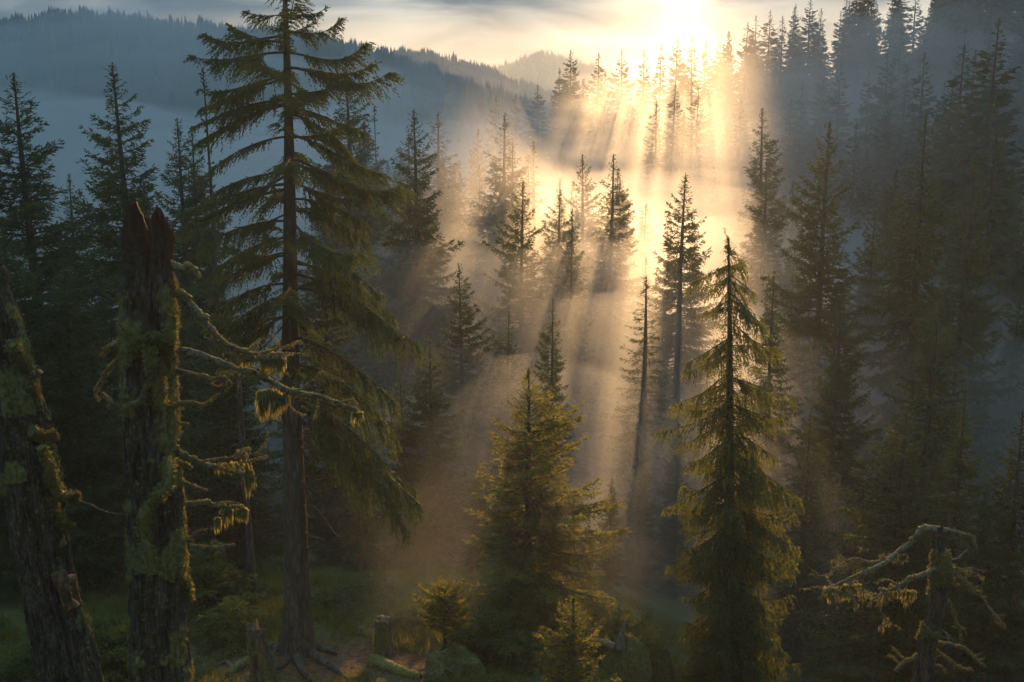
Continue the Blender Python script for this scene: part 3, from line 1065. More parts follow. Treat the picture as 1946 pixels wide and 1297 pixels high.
def lump(mb, c, r, rng, a=1.0, nu=12, nv_=8, rough=.5, fq=1.6):
    th = np.linspace(0, 2 * np.pi, nu, endpoint=False)
    ph = np.linspace(.02, np.pi - .02, nv_)
    d = np.stack([np.sin(ph)[:, None] * np.cos(th)[None], np.sin(ph)[:, None] * np.sin(th)[None], np.cos(ph)[:, None] * np.ones((1, nu))], -1)
    k = 1 + rough * 2 * (fbm(d * fq + rng.uniform(0, 50, 3), 4, 3) - .5)
    p = d * k[..., None] * np.array(r) + np.array(c)
    i = np.arange(nv_ - 1)[:, None] * nu
    j = np.arange(nu)[None]
    kk = (j + 1) % nu
    mb.add(p.reshape(-1, 3), np.stack([i + j, i + nu + j, i + nu + kk, i + kk], -1).reshape(-1, 4), None, a)
    return p.reshape(-1, 3)


def bark_trunk(rows, d, zlow, nth, nz, ridge, mossf, seed, topf=None):
    """thick trunk following (py, centre px, half width px) rows; returns grid points, moss mask, normals, centre path
    topf(u, th) gives the height of the broken rim for the sideways position u"""
    py = np.array([r[0] for r in rows], float)
    C = np.array([at(r[1], r[0], d) for r in rows])
    R = np.array([r[2] * metre(r[0], d) for r in rows])
    zs = C[:, 2]
    th = np.linspace(0, 2 * np.pi, nth, endpoint=False)
    ztop = topf(np.cos(th), th) if topf else np.full(nth, zs[0])
    v = np.linspace(0, 1, nz)[:, None]
    Z = zlow + (ztop[None] - zlow) * v
    o = np.argsort(zs)
    cx = np.interp(Z, zs[o], C[o, 0], left=None)
    cy = np.interp(Z, zs[o], C[o, 1])
    # carry the lean on below the lowest row
    sl = (C[o[1], 0] - C[o[0], 0]) / (zs[o[1]] - zs[o[0]])
    cx = cx + np.minimum(Z - zs[o[0]], 0) * sl
    rr = np.interp(Z, zs[o], R[o]) * (1 + .12 * np.clip(zs[o[0]] - Z, 0, 3))
    dirs = np.stack([np.cos(th), np.sin(th), 0 * th], 1)
    base = np.stack([cx, cy, Z], -1) + dirs[None] * rr[..., None]
    n1 = fbm(np.stack([dirs[None, :, 0] * 3.4 + .5 * np.sin(Z * 1.7), dirs[None, :, 1] * 3.4 + .4 * np.sin(Z * 2.3), Z * 1.7], -1) * 1.25, 4, seed)
    n2 = fbm(base * np.array([17, 17, 6.0]), 4, seed + 3)
    rid = 1 - np.abs(2 * n1 - 1) * 2.2
    n3 = fbm(np.stack([dirs[None, :, 0] * 9 + .6 * n1, dirs[None, :, 1] * 9 + .6 * n2, Z * 3.2], -1), 3, seed + 5)
    disp = ridge * (rid * .5 + (n2 - .5) * 1.0 + .9 * (1 - np.abs(2 * n3 - 1) * 2.4))
    lobes = 1 + .10 * (vnoise(np.stack([dirs[None, :, 0] * 1.3 + 0 * Z, dirs[None, :, 1] * 1.3 + 0 * Z, Z * .5], -1), seed + 8) - .5) * 2
    mm = mossf(np.cos(th)[None] + 0 * Z, np.sin(th)[None] + 0 * Z, Z)
    pn = fbm(base * np.array([3.4, 3.4, 2.2]), 4, seed + 11)
    mask = np.clip(smooth(mm + (pn - .5) * 2.1, .45, .8), 0, 1)
    lm = fbm(base * 24, 3, seed + 17)
    rr2 = rr * lobes + disp * (1 - mask * .5) + mask * (.018 + .05 * lm)
    P = np.stack([cx, cy, Z], -1) + dirs[None] * rr2[..., None]
    return P, mask, dirs, np.stack([cx, cy, Z], -1), rr


def grid_quads(nr, nth, r0=0):
    i = (np.arange(r0, nr - 1)[:, None]) * nth
    j = np.arange(nth)[None]
    k = (j + 1) % nth
    return np.stack([i + j, i + k, i + nth + k, i + nth + j], -1).reshape(-1, 4)


def tufts_on(mb, P, mask, dirs, n, rng, ln=.035):
    """moss leaves over the mossy part of a trunk grid"""
    ok = np.argwhere(mask > .55)
    if not len(ok):
        return
    ij = ok[rng.integers(0, len(ok), n)]
    p = P[ij[:, 0], ij[:, 1]] + rng.normal(0, .01, (n, 3))
    nr = dirs[ij[:, 1]]
    kites(mb, p - nr * .006, unit(nr + rng.normal(0, .65, (n, 3)) + np.array([0, 0, -.2])), ln * rng.uniform(.5, 1.5, n), ln * .3, rng)


# ------------------------------------------------------------------ the broken mossy snag
rng = rs(31)
SD = 9.0
foot = at(306, 1300, SD)
sz = gz(foot[0], foot[1])
snag = thing('dead_snag', 'tall broken dead trunk with a forked rotten top, moss and bare mossy branches', 'dead tree', (foot[0], foot[1], sz))
zt = at(280, 380, SD)[2]
mS = metre(500, SD)


def snag_rim(u, th):
    a = np.maximum(0, 1 - np.abs((u + .36 - .12 * (u > -.36)) / np.where(u > -.3, .50, .62))) ** .7
    b = np.maximum(0, 1 - np.abs((u - .66) / .27)) ** .55
    h = np.maximum(a * 54, b * 50) - 48
    jag = (fbm(np.stack([np.cos(th) * 3 + 5, np.sin(th) * 3 + 5, th * 0], -1), 4, 7) - .5) * 12
    back = np.where(np.sin(th) > .1, -34, 0)
    return zt + (h + jag * np.clip((h + 46) / 30, 0.3, 1) + back - 6) * mS


P, mask, dirs, cen, rr = bark_trunk([(380, 280, 34.3), (450, 282, 35.9), (540, 283, 37.4), (640, 284, 38.2), (760, 286, 37.4), (880, 291, 38.2), (1000, 298, 39.0), (1120, 301, 41.3), (1200, 303, 42.9), (1290, 306, 44.5)],
                                    SD, sz - .4, 260, 460, .045,
                                    lambda c, s, z: .24 + .36 * smooth(c, .35, .95) + .26 * smooth(-c, .75, 1) + .34 * np.exp(-((z - at(290, 655, SD)[2]) / .22) ** 2) - .45 * smooth(z, at(0, 560, SD)[2], at(0, 480, SD)[2]) + .12 * smooth(-z, -6.0, -3.0),
                                    5, snag_rim)
off = np.array(snag.location)
nz, nth = mask.shape
cut = int(nz * .915)
tk = MB(off)
tk.add(P[:cut + 1].reshape(-1, 3), grid_quads(cut + 1, nth), None, mask[:cut + 1].ravel())
tk.build('trunk', M['snagbark'], snag)
# rotten crown of the trunk: outer wall, rim, inner wall going down into the hollow
inner = []
for k, (f, dz) in enumerate(((.86, .0), (.72, -.18), (.60, -.42), (.42, -.55), (.05, -.6))):
    w = cen[-1] + (P[-1] - cen[-1]) * f
    w[:, 2] = P[-1][:, 2] + dz if k < 2 else np.minimum(P[-1][:, 2] + dz, zt - .42 + dz * .4)
    inner.append(w)
top = MB(off)
G = np.concatenate([P[cut:], np.stack(inner)], 0)
gm = np.clip(1.25 - 1.9 * np.linspace(0, 1, len(G))[:, None] + 1.6 * (fbm(G * np.array([9, 9, 2.5]), 3, 6) - .5) + .5 * smooth(-np.cos(np.linspace(0, 2 * np.pi, nth, endpoint=False)), .3, .8)[None], 0, 1)
top.add(G.reshape(-1, 3), grid_quads(len(G), nth), None, gm.ravel())
bt = top.build('broken_top', M['redwood'], snag)
bt['label'] = 'reddish rotten forked top'
ms = MB(off)
tufts_on(ms, P, mask, dirs, 34000, rng, .014)
# moss ropes running down the front of the trunk
for pts, r in (([(286, 662, -.34), (289, 700, -.40), (300, 725, -.38), (308, 770, -.34)], 10), ([(322, 872, -.2), (318, 920, -.34), (296, 945, -.40), (276, 975, -.42), (270, 1010, -.40), (282, 1045, -.42), (292, 1090, -.40)], 10),
               ([(250, 668, -.20), (268, 650, -.27), (300, 644, -.27), (322, 660, -.2)], 8), ([(330, 1090, -.1), (352, 1110, .0), (356, 1140, .05)], 9), ([(326, 600, -.1), (322, 650, -.18), (318, 690, -.2)], 9)):
    pa = px_path(pts, SD, 26)
    m_ = metre(pts[0][1], SD)
    tube(ms, pa, r * m_ * (.25 + 1.1 * vnoise(pa * 14, 3)), 10, .7, 22, 8)
    bristles(ms, pa, r * m_, 900, rng, .035, .1)
ms.build('moss', M['moss'], snag, False)
B = lambda *a, **k: limb(snag, 'branch', *a, **k)
B([(318, 500), (345, 510), (366, 516), (380, 529)], SD, 9, 7, rng, moss=1.0)
B([(318, 545), (350, 566), (376, 594), (400, 624), (430, 652), (462, 668), (492, 674), (512, 668)], SD, 9, 4, rng, moss=.9,
  twigs=[[(505, 670), (530, 662), (552, 660), (573, 650)], [(510, 673), (545, 672), (586, 675)], [(540, 662), (560, 652), (574, 649)], [(452, 664), (458, 700), (470, 712)], [(470, 668), (484, 655), (496, 644)],
         [(500, 670), (515, 690), (530, 700)], [(522, 668), (530, 655), (520, 640)]],
  bush=[(500, 680, 46, 22, 700), (528, 678, 34, 22, 420)], hang=[(470, 672, 30, 38, 120), (520, 680, 40, 46, 200)])
B([(325, 664), (370, 673), (420, 689), (450, 701), (490, 713), (522, 729), (556, 746), (600, 752), (640, 765), (678, 781)], SD, 9.5, 4, rng, moss=.55,
  twigs=[[(555, 746), (580, 735), (608, 709), (630, 716), (656, 728)], [(543, 744), (552, 772), (566, 785), (582, 791)], [(600, 753), (604, 775), (598, 798)], [(640, 766), (672, 760), (678, 775)], [(500, 718), (530, 705), (552, 716)]],
  bush=[(480, 708, 60, 16, 420)], hang=[(510, 742, 30, 70, 260), (532, 748, 26, 62, 220), (678, 784, 14, 34, 90)])
B([(325, 704), (362, 711), (395, 722), (426, 716)], SD, 8, 4.5, rng, moss=.8, twigs=[[(395, 722), (410, 735), (428, 730)], [(426, 716), (440, 730), (428, 745)]])
B([(325, 769), (360, 766), (382, 771)], SD, 7, 5, rng, moss=.9, twigs=[[(378, 770), (390, 768), (402, 760), (418, 748)]])
B([(328, 806), (342, 806), (358, 807)], SD, 6, 4, rng, moss=1.0)
B([(332, 856), (364, 873), (388, 879), (430, 895), (460, 900), (485, 913)], SD, 7, 3, rng, moss=.8,
  twigs=[[(386, 877), (420, 871), (450, 868), (476, 853)], [(455, 862), (468, 880), (474, 905), (478, 945)], [(470, 878), (490, 872), (508, 868)], [(484, 866), (503, 846), (512, 818)], [(440, 872), (460, 856), (478, 852)]],
  bush=[(462, 862, 30, 14, 260)], hang=[(474, 896, 12, 60, 160), (440, 880, 60, 30, 120)])
B([(330, 876), (348, 884), (366, 890)], SD, 9, 2.5, rng, moss=1.2)
B([(332, 910), (364, 925), (394, 933)], SD, 7.5, 3, rng, moss=.9)
B([(336, 958), (385, 956), (420, 964), (462, 962)], SD, 5.5, 3.5, rng, moss=.7, twigs=[[(400, 960), (430, 955), (455, 958)]], hang=[(432, 966, 16, 52, 130), (460, 966, 14, 50, 140), (414, 985, 8, 36, 60)])
B([(342, 1031), (358, 1026), (366, 1036), (400, 1041), (446, 1036)], SD, 4.5, 3, rng, moss=.5, twigs=[[(360, 1026), (375, 1010), (412, 1003)], [(398, 1040), (410, 1026)], [(412, 1003), (414, 985)]])
B([(246, 628), (222, 652), (205, 664), (190, 678)], SD, 7, 4.5, rng, moss=.9)
B([(246, 660, -.1), (216, 690), (200, 710), (186, 736), (181, 746)], SD, 6, 4, rng, moss=.8, twigs=[[(186, 736), (182, 752), (190, 762)], [(205, 705), (214, 690), (224, 684)]])
B([(292, 690, -.26), (280, 738, -.34), (258, 768, -.34), (238, 774, -.26), (212, 764, -.2), (196, 748, -.1)], SD, 7, 3, rng, moss=.7, twigs=[[(238, 775, -.3), (226, 783, -.3)], [(212, 764, -.2), (204, 776, -.2)]])
tw = limb(snag, 'twig', [(150, 950), (166, 958), (190, 968), (215, 976), (246, 978)], SD, 1.6, 1.4, rng)
tw.name = 'twig'

# ------------------------------------------------------------------ the leaning trunk at the left edge
LD = 9.6
foot = at(150, 1340, LD)
lz = gz(foot[0], foot[1])
lean = thing('leaning_dead_trunk', 'thick leaning dead trunk with cracked bark and mossy knobs at the left edge', 'dead tree', (foot[0], foot[1], lz))
P, mask, dirs, cen, rr = bark_trunk([(505, -46, 35.2), (560, -30, 37.0), (680, -2, 39.6), (800, 36, 40.5), (900, 60, 39.6), (990, 70, 37.8), (1084, 88, 38.7), (1150, 104, 40.5), (1230, 124, 44.0), (1300, 138, 47.5)],
                                    LD, lz - .6, 240, 420, .05,
                                    lambda c, s, z: .16 + .25 * smooth(c, .6, 1) + .5 * smooth(c, .75, 1) * smooth(-z, -5.4, -4.6) + .16 * smooth(z, 6.0, 7.2), 41)
off = np.array(lean.location)
tk = MB(off)
tk.add(P.reshape(-1, 3), grid_quads(*mask.shape), None, mask.ravel())
tk.build('trunk', M['snagbark'], lean)
ms = MB(off)
tufts_on(ms, P, mask, dirs, 14000, rng, .014)
for pts, r in (([(24, 655, -.3), (34, 680, -.2), (52, 700, -.1)], 12), ([(58, 735, -.1), (66, 758, 0)], 8), ([(78, 850, -.25), (92, 880, -.2), (98, 910, -.15), (112, 932, -.1), (130, 948, -.05)], 9),
               ([(138, 938), (142, 955)], 9), ([(100, 945, -.1), (104, 975, -.1), (118, 995, -.05), (138, 1003, 0)], 8), ([(60, 818, -.2), (84, 832, -.1), (106, 826, 0)], 9)):
    pa = px_path(pts, LD, 22)
    m_ = metre(pts[0][1], LD)
    tube(ms, pa, r * m_ * (.25 + 1.1 * vnoise(pa * 14, 3)), 10, .7, 22, 8)
    bristles(ms, pa, r * m_, 800, rng, .03, .1)
ms.build('moss', M['moss'], lean, False)
rot = MB(off)
for pts, r in (([(112, 1088, -.22), (120, 1120, -.22), (134, 1152, -.16)], 13), ([(132, 1096, -.1), (140, 1130, -.08), (146, 1150, -.06)], 10)):
    pa = px_path(pts, LD, 26)
    tube(rot, pa, r * metre(1120, LD) * (1 + .4 * (vnoise(pa * 12, 3) - .5)), 14, .6, 16, 5)
rp_ = rot.build('rotten_wood', M['brownwood'], lean)
rp_['label'] = 'orange patch of crumbling wood'
LB = lambda *a, **k: limb(lean, 'branch', *a, **k)
LB([(56, 712, -.1), (68, 712), (76, 706)], LD, 9, 7, rng, moss=.6)
LB([(60, 775), (72, 760), (76, 744)], LD, 4, 2, rng, moss=.5)
LB([(52, 690), (62, 690), (70, 686)], LD, 3, 1.5, rng)

# ------------------------------------------------------------------ the dead mossy tree, lower right
DD = 14.0
rng = rs(71)
foot = at(1756, 1300, DD)
dz = gz(foot[0], foot[1])
dead = thing('dead_tree', 'dead mossy tree top with crooked bare branches low on the right', 'dead tree', (foot[0], foot[1], dz))
P, mask, dirs, cen, rr = bark_trunk([(1000, 1783, 5.0), (1012, 1783, 7.2), (1030, 1782, 6.5), (1055, 1785, 9.4), (1080, 1787, 14.4), (1120, 1788, 14.4), (1150, 1782, 10.8), (1190, 1772, 12.2), (1240, 1760, 13.7), (1300, 1752, 15.8)],
                                    DD, dz - .4, 140, 300, .022, lambda c, s, z: .14 + .18 * smooth(-c, .2, 1) + .2 * smooth(z, 3.3, 3.9), 61)
off = np.array(dead.location)
tk = MB(off)
tk.add(P.reshape(-1, 3), grid_quads(*mask.shape), None, mask.ravel())
tk.build('trunk', M['snagbark'], dead)
ms = MB(off)
tufts_on(ms, P, mask, dirs, 7000, rng)
ms.build('moss', M['moss'], dead, False)
D = lambda *a, **k: limb(dead, 'branch', *a, **k)
D([(1784, 1006), (1760, 1004), (1745, 1012), (1728, 1034), (1705, 1052), (1680, 1066), (1655, 1070)], DD, 8, 4.5, rng, moss=.45,
  twigs=[[(1655, 1070), (1640, 1066), (1618, 1063), (1600, 1072), (1580, 1090), (1556, 1095), (1536, 1091)], [(1610, 1067), (1594, 1056)], [(1552, 1094), (1544, 1082)], [(1640, 1066), (1625, 1062), (1612, 1078)]],
  bush=[(1598, 1078, 40, 12, 420), (1690, 1060, 40, 12, 240)])
D([(1705, 1052, -.1), (1670, 1076, -.15), (1640, 1090, -.2), (1612, 1102, -.2), (1590, 1112, -.2)], DD, 5, 2.5, rng, moss=.45,
  twigs=[[(1590, 1112, -.2), (1570, 1122, -.2), (1556, 1142, -.2)], [(1600, 1106, -.2), (1590, 1130, -.2), (1592, 1160, -.2)], [(1612, 1102, -.2), (1630, 1118, -.2), (1636, 1130, -.2)], [(1620, 1098, -.2), (1612, 1125, -.2), (1614, 1138, -.2)]],
  bush=[(1608, 1122, 46, 22, 520)], hang=[(1590, 1118, 40, 40, 220), (1618, 1112, 30, 30, 160)])
D([(1776, 1082, -.1), (1752, 1092, -.15), (1732, 1102, -.2), (1706, 1116, -.2), (1690, 1122, -.2), (1670, 1120, -.2)], DD, 6.5, 3, rng, moss=.45,
  twigs=[[(1706, 1112, -.2), (1690, 1104, -.2), (1676, 1103, -.2), (1660, 1110, -.2)], [(1680, 1122, -.2), (1672, 1145, -.2), (1680, 1172, -.2), (1700, 1190, -.2), (1714, 1198, -.2)], [(1676, 1128, -.2), (1655, 1145, -.2), (1650, 1156, -.2)], [(1700, 1118, -.2), (1690, 1112, -.2)]],
  bush=[(1672, 1140, 30, 22, 360), (1680, 1185, 16, 22, 220)], hang=[(1710, 1122, 50, 44, 160)])
D([(1786, 1010), (1800, 1006), (1820, 1014), (1842, 1018)], DD, 6, 3.5, rng, moss=.5)
D([(1842, 1018), (1851, 1022), (1850, 1036)], DD, 3.5, 2, rng, moss=.2)
D([(1790, 1064), (1815, 1062), (1828, 1055), (1838, 1046)], DD, 2, 2.6, rng)
D([(1795, 1068), (1812, 1085), (1824, 1098), (1838, 1108), (1846, 1124), (1862, 1130), (1885, 1162), (1900, 1180), (1911, 1192)], DD, 5, 2, rng, moss=.5,
  twigs=[[(1822, 1096), (1826, 1084), (1845, 1080), (1872, 1087)], [(1846, 1124), (1858, 1124), (1866, 1128)], [(1888, 1166), (1896, 1184), (1912, 1196)]], bush=[(1840, 1090, 26, 12, 300)])
D([(1800, 1140), (1812, 1165), (1820, 1188), (1834, 1196)], DD, 4, 2, rng, moss=.4, twigs=[[(1820, 1188), (1826, 1205), (1826, 1225)]])
D([(1785, 1228), (1800, 1224), (1820, 1230), (1838, 1236), (1856, 1254), (1872, 1268)], DD, 5, 2.2, rng, moss=.4)
D([(1775, 1232), (1800, 1252), (1822, 1268), (1850, 1276)], DD, 4, 2, rng, moss=.6, twigs=[[(1770, 1262), (1790, 1268), (1800, 1280)]])
D([(1770, 1190), (1800, 1205), (1812, 1222)], DD, 3, 1.5, rng)
D([(1752, 1240), (1738, 1252), (1718, 1260), (1700, 1276)], DD, 6, 3, rng, moss=.6, twigs=[[(1720, 1258), (1706, 1240), (1692, 1228)], [(1708, 1262), (1698, 1250), (1686, 1246)]])


# ------------------------------------------------------------------ the great spruce
def spine_px(base, tip_, d, dd=0.0, sag=.0, up=.0, n=10):
    """branch spine from a trunk pixel to a tip pixel; the tip lies dd metres nearer or farther"""
    a, b = at(base[0], base[1], d), at(tip_[0], tip_[1], d + dd)
    s = np.linspace(0, 1, n)[:, None]
    p = a + (b - a) * s
    Lb = np.linalg.norm(b - a)
    s = s[:, 0]
    p[:, 2] += Lb * (sag * s * (1 - s) * 2 + up * (s ** 3 - s ** 2) * 1.5)
    return p


GD = 20.4
b0 = at(565, 1243, GD)
gzz = gz(b0[0], GD)
HG = at(540, -120, GD)[2] - gzz
HERO = dict(twigs=62, gap=.022, blade=.085, bw=.17, wf=.34, tmin=.14, tmax=.42, hang=.3, droop=.42, bhang=.25, clump=.85, wild=.22, elev=(-.25, -.22, .45), sag=.08, tip=.22,
            spread=.34, tsides=20, bare=.2, lmin=.3, pw=1.0)
LIMP = dict(HERO, hang=.6, droop=.65, bhang=.4, tmax=.56, clump=.8)
gx0, gy0 = float(b0[0]), GD
S = lambda base, tp, dd=0., sag=0., up=.22, o=None: (spine_px(base, tp, GD, dd, sag, up) - np.array([gx0, gy0, gzz]), o)
ex = []
for (bs, tp, dd, sag, up) in [
        ((541, 60), (645, 38), .1, -.1, .5), ((542, 100), (697, 80), .2, -.08, .6), ((543, 128), (741, 137), -.2, .02, .6), ((543, 130), (712, 118), .5, 0, .5),
        ((541, 100), (363, 107), -.1, .03, .3), ((541, 70), (388, 64), .4, 0, .4), ((542, 145), (377, 172), -.3, .02, .3), ((542, 150), (385, 205), .5, .05, .1),
        ((543, 30), (470, 22), .2, 0, .3), ((541, 30), (620, 15), .3, 0, .4),
        ((543, 190), (366, 242), -.2, .12, .05), ((543, 200), (372, 275), .4, .12, .05), ((543, 205), (692, 252), -.4, .14, .2), ((543, 215), (673, 305), .1, .2, -.1),
        ((544, 260), (402, 320), -.5, .14, 0), ((544, 255), (729, 331), -.3, .12, .3), ((545, 300), (752, 362), .1, .05, .45), ((545, 310), (757, 355), -.3, .05, .5),
        ((545, 330), (385, 380), -.1, .16, 0), ((546, 350), (341, 408), -.4, .1, .05), ((546, 360), (340, 437), .2, .1, .05), ((546, 380), (692, 424), -.5, .2, .1),
        ((547, 400), (700, 462), .3, .2, 0), ((548, 420), (375, 470), -.5, .15, .02), ((548, 450), (395, 525), .3, .12, -.05), ((549, 470), (720, 560), -.6, .22, .05),
        ((550, 500), (745, 600), .2, .22, .05), ((550, 520), (765, 640), -.5, .2, .08), ((551, 545), (797, 655), -.3, .18, .15),         ((551, 480), (400, 560), -.8, .2, 0), ((551, 540), (392, 610), -1.0, .22, 0), ((552, 560), (405, 655), -.5, .2, 0), ((552, 600), (420, 700), .3, .2, 0),
        ((553, 640), (752, 765), -.2, .22, .12), ((554, 690), (745, 820), .1, .24, 0),
        ((556, 760), (740, 905), -.4, .2, .1), ((556, 770), (800, 962), -.2, .16, .12), ((556, 775), (776, 1015), -.5, .25, -.05), ((556, 800), (790, 930), .3, .15, .1),
        ((556, 790), (700, 950), .2, .25, 0), ((555, 760), (720, 870), -.7, .2, 0)]:
    ex.append(S(bs, tp, dd, sag, up, HERO if bs[1] < 380 else LIMP))


def hero_prof(t):
    # longer from the top down, thin below a third of the height
    z = gzz + .33 * HG + t * (HG * .67)
    return float(np.interp(t, [0, .08, .3, .55, .8, .95, 1], [1.0, 1.75, 1.9, 1.75, 1.35, .7, .15]))


great = conifer('great_spruce', rs(101), HG, hero_prof, HERO, ('needle_lit', 'bark'), trunk_r=.25, z0=.36 * HG, n_br=58, bend=(0.0, .06), shear=((at(541, 20, GD)[0] - b0[0]) / (at(541, 20, GD)[2] - gzz), 0), extra=ex,
                label='great old spruce with drooping shaggy branches and a bare lower trunk, tallest tree in front')
great.location = (gx0, gy0, gzz)
great.name = 'great_spruce'
rng = rs(102)
off = np.array(great.location)


def dead_limb(root, pts, d, r0, r1, twigs=()):
    return limb(root, 'dead_branch', pts, d, r0, r1, rng, 'bark', twigs=twigs)


for pts, tws in [([(558, 868), (538, 900), (515, 930), (482, 948)], [[(530, 910), (512, 905)]]), ([(556, 960), (520, 1005), (492, 1033)], []),
                 ([(572, 850), (585, 872), (600, 890)], []), ([(575, 915), (588, 940), (592, 962), (612, 972), (652, 978)], [[(600, 968), (618, 990), (640, 1018), (655, 1020)]]),
                 ([(578, 960), (582, 980), (598, 986)], []), ([(580, 1012), (600, 1020), (618, 1028)], []), ([(582, 1042), (594, 1038), (606, 1036)], []),
                 ([(582, 1078), (596, 1080), (620, 1072)], []), ([(556, 790), (600, 775), (640, 745), (655, 690)], [[(600, 775), (620, 800), (640, 830)]]),
                 ([(552, 590), (600, 610), (640, 640), (690, 660)], [[(600, 610), (630, 612)]]), ([(548, 600), (520, 640), (470, 690)], []), ([(555, 820), (520, 800), (480, 830), (440, 850)], []),
                 ([(565, 830), (590, 850), (640, 900), (690, 925)], []), ([(546, 300), (580, 320), (620, 345)], [])]:
    dead_limb(great, pts, GD - .1, 2.6, .9, tws)
for k, (pts) in enumerate([[(552, 1232), (530, 1238), (512, 1240), (490, 1252)], [(578, 1236), (604, 1248), (640, 1262), (660, 1275)], [(565, 1243), (572, 1262), (590, 1276)], [(556, 1238), (540, 1255), (520, 1264)], [(584, 1232), (610, 1236), (640, 1240)]]):
    W = MB(off)
    pp = []
    for (px, py) in pts:
        r = ray(px, py)
        d = 20.3 - (py - 1240) * .035
        c = at(px, py, d)
        pp.append([c[0], c[1], gz(c[0], c[1]) + .05])
    pp = crv(pp, 14)
    tube(W, pp, np.linspace(.12, .03, 14), 8, .4, 8)
    W.build('root', M['bark'], great)

# ------------------------------------------------------------------ the drooping spruce on the right
DS = 21.0
b1 = at(1392, 1290, DS)
dzz = gz(b1[0], DS) - .1
HD = at(1384, 452, DS)[2] - dzz
off1 = np.array([b1[0], DS, dzz])
DROOP = dict(twigs=56, gap=.024, blade=.085, bw=.15, wf=.30, tmin=.14, tmax=.42, hang=.7, droop=.8, bhang=.5, elev=(-.7, -.4, .3), sag=.10, tip=.28, spread=.32, tsides=14, bare=.02, lmin=.4, pw=.9)
ex = []
rng = rs(112)
for (bs, tp, dd, sag, up) in [
        ((1394, 725), (1276, 768), -.1, .05, .22), ((1394, 720), (1505, 752), 0, .05, .25), ((1395, 780), (1250, 818), -.2, .05, .3), ((1395, 770), (1492, 800), .2, .02, .3),
        ((1393, 640), (1305, 690), -.2, .05, .2), ((1392, 630), (1458, 662), .1, .03, .2), ((1390, 570), (1328, 598), 0, .03, .2), ((1390, 570), (1447, 603), -.2, .03, .2),
        ((1388, 528), (1338, 546), .1, .03, .2), ((1388, 535), (1436, 558), 0, .03, .1), ((1387, 485), (1420, 498), 0, .02, .2), ((1395, 900), (1264, 965), -.3, .08, .25),
        ((1395, 880), (1522, 945), -.2, .06, .25), ((1395, 1000), (1270, 1075), -.2, .08, .2), ((1395, 980), (1515, 1040), -.4, .08, .2), ((1395, 820), (1476, 870), -.5, .08, .2), ((1395, 830), (1305, 890), .3, .08, .2)]:
    ex.append((spine_px(bs, tp, DS, dd, sag, up) - off1, DROOP if tp[1] > 450 else dict(DROOP, twigs=20, hang=.2, tmax=.1, tmin=.05)))
    for k in range(2):
        j = rng.normal(0, 16, 4)
        ex.append((spine_px((bs[0], bs[1] + j[0]), (tp[0] * .8 + bs[0] * .2 + j[1], tp[1] + j[2]), DS, rng.normal(0, .5), sag, up) - off1, DROOP))
ex.append((px_path([(1386, 470), (1381, 452), (1376, 434)], DS, 8) - off1, dict(DROOP, twigs=60, hang=.1, tmax=.06, tmin=.04, bare=.0)))
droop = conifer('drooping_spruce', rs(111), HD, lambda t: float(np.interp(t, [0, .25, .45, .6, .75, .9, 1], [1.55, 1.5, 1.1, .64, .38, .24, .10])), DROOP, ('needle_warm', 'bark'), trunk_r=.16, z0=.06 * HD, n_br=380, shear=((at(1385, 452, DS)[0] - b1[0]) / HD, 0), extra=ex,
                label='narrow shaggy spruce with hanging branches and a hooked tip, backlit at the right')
droop.location = tuple(off1)

# ------------------------------------------------------------------ golden young spruces
YOUNG = dict(twigs=38, gap=.034, blade=.105, bw=.14, wf=.42, tmin=.08, tmax=.55, hang=.1, droop=.2, elev=(-.22, .05, .6), sag=.06, tip=.22, spread=.36, tsides=8, bare=.08, lmin=.55, pw=.9)
p = at(1005, 700, 22.5)
z = gz(p[0], 22.5)
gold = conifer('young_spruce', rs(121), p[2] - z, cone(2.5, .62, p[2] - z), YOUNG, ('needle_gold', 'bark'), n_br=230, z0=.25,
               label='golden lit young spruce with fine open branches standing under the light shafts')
gold.location = (p[0], p[1], z)


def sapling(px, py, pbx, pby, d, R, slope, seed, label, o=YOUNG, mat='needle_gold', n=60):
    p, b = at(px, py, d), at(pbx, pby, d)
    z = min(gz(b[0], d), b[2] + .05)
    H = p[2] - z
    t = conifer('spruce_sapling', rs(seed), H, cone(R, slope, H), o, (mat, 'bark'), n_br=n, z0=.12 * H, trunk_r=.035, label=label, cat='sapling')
    t.location = (p[0], d, z)
    return t


SAP = dict(YOUNG, twigs=44, gap=.03, blade=.075, bw=.26, tmax=.3, tmin=.07, elev=(.0, .2, .7), hang=.0)
sapling(1090, 1138, 1094, 1290, 17.6, 1.1, .62, 131, 'small bright yellow green spruce sapling beside the mossy rotten stump', SAP, n=190)
UMB = dict(SAP, elev=(-.1, .35, .9), bare=.3, twigs=70, bw=.24, lmin=.4)
p, b = at(858, 1112, 20.6), at(846, 1222, 20.6)
z = gz(b[0], 20.6)
um = conifer('pine_sapling', rs(133), p[2] - z, lambda t: float(np.interp(t, [0, .25, .6, 1], [.42, .66, .52, .16])), UMB, ('needle_gold', 'bark'), n_br=120, z0=.36 * (p[2] - z), trunk_r=.035,
             label='small sunlit sapling with a bare stem and a flat umbrella crown in the clearing', cat='sapling')
um.location = (b[0], 20.6, z)


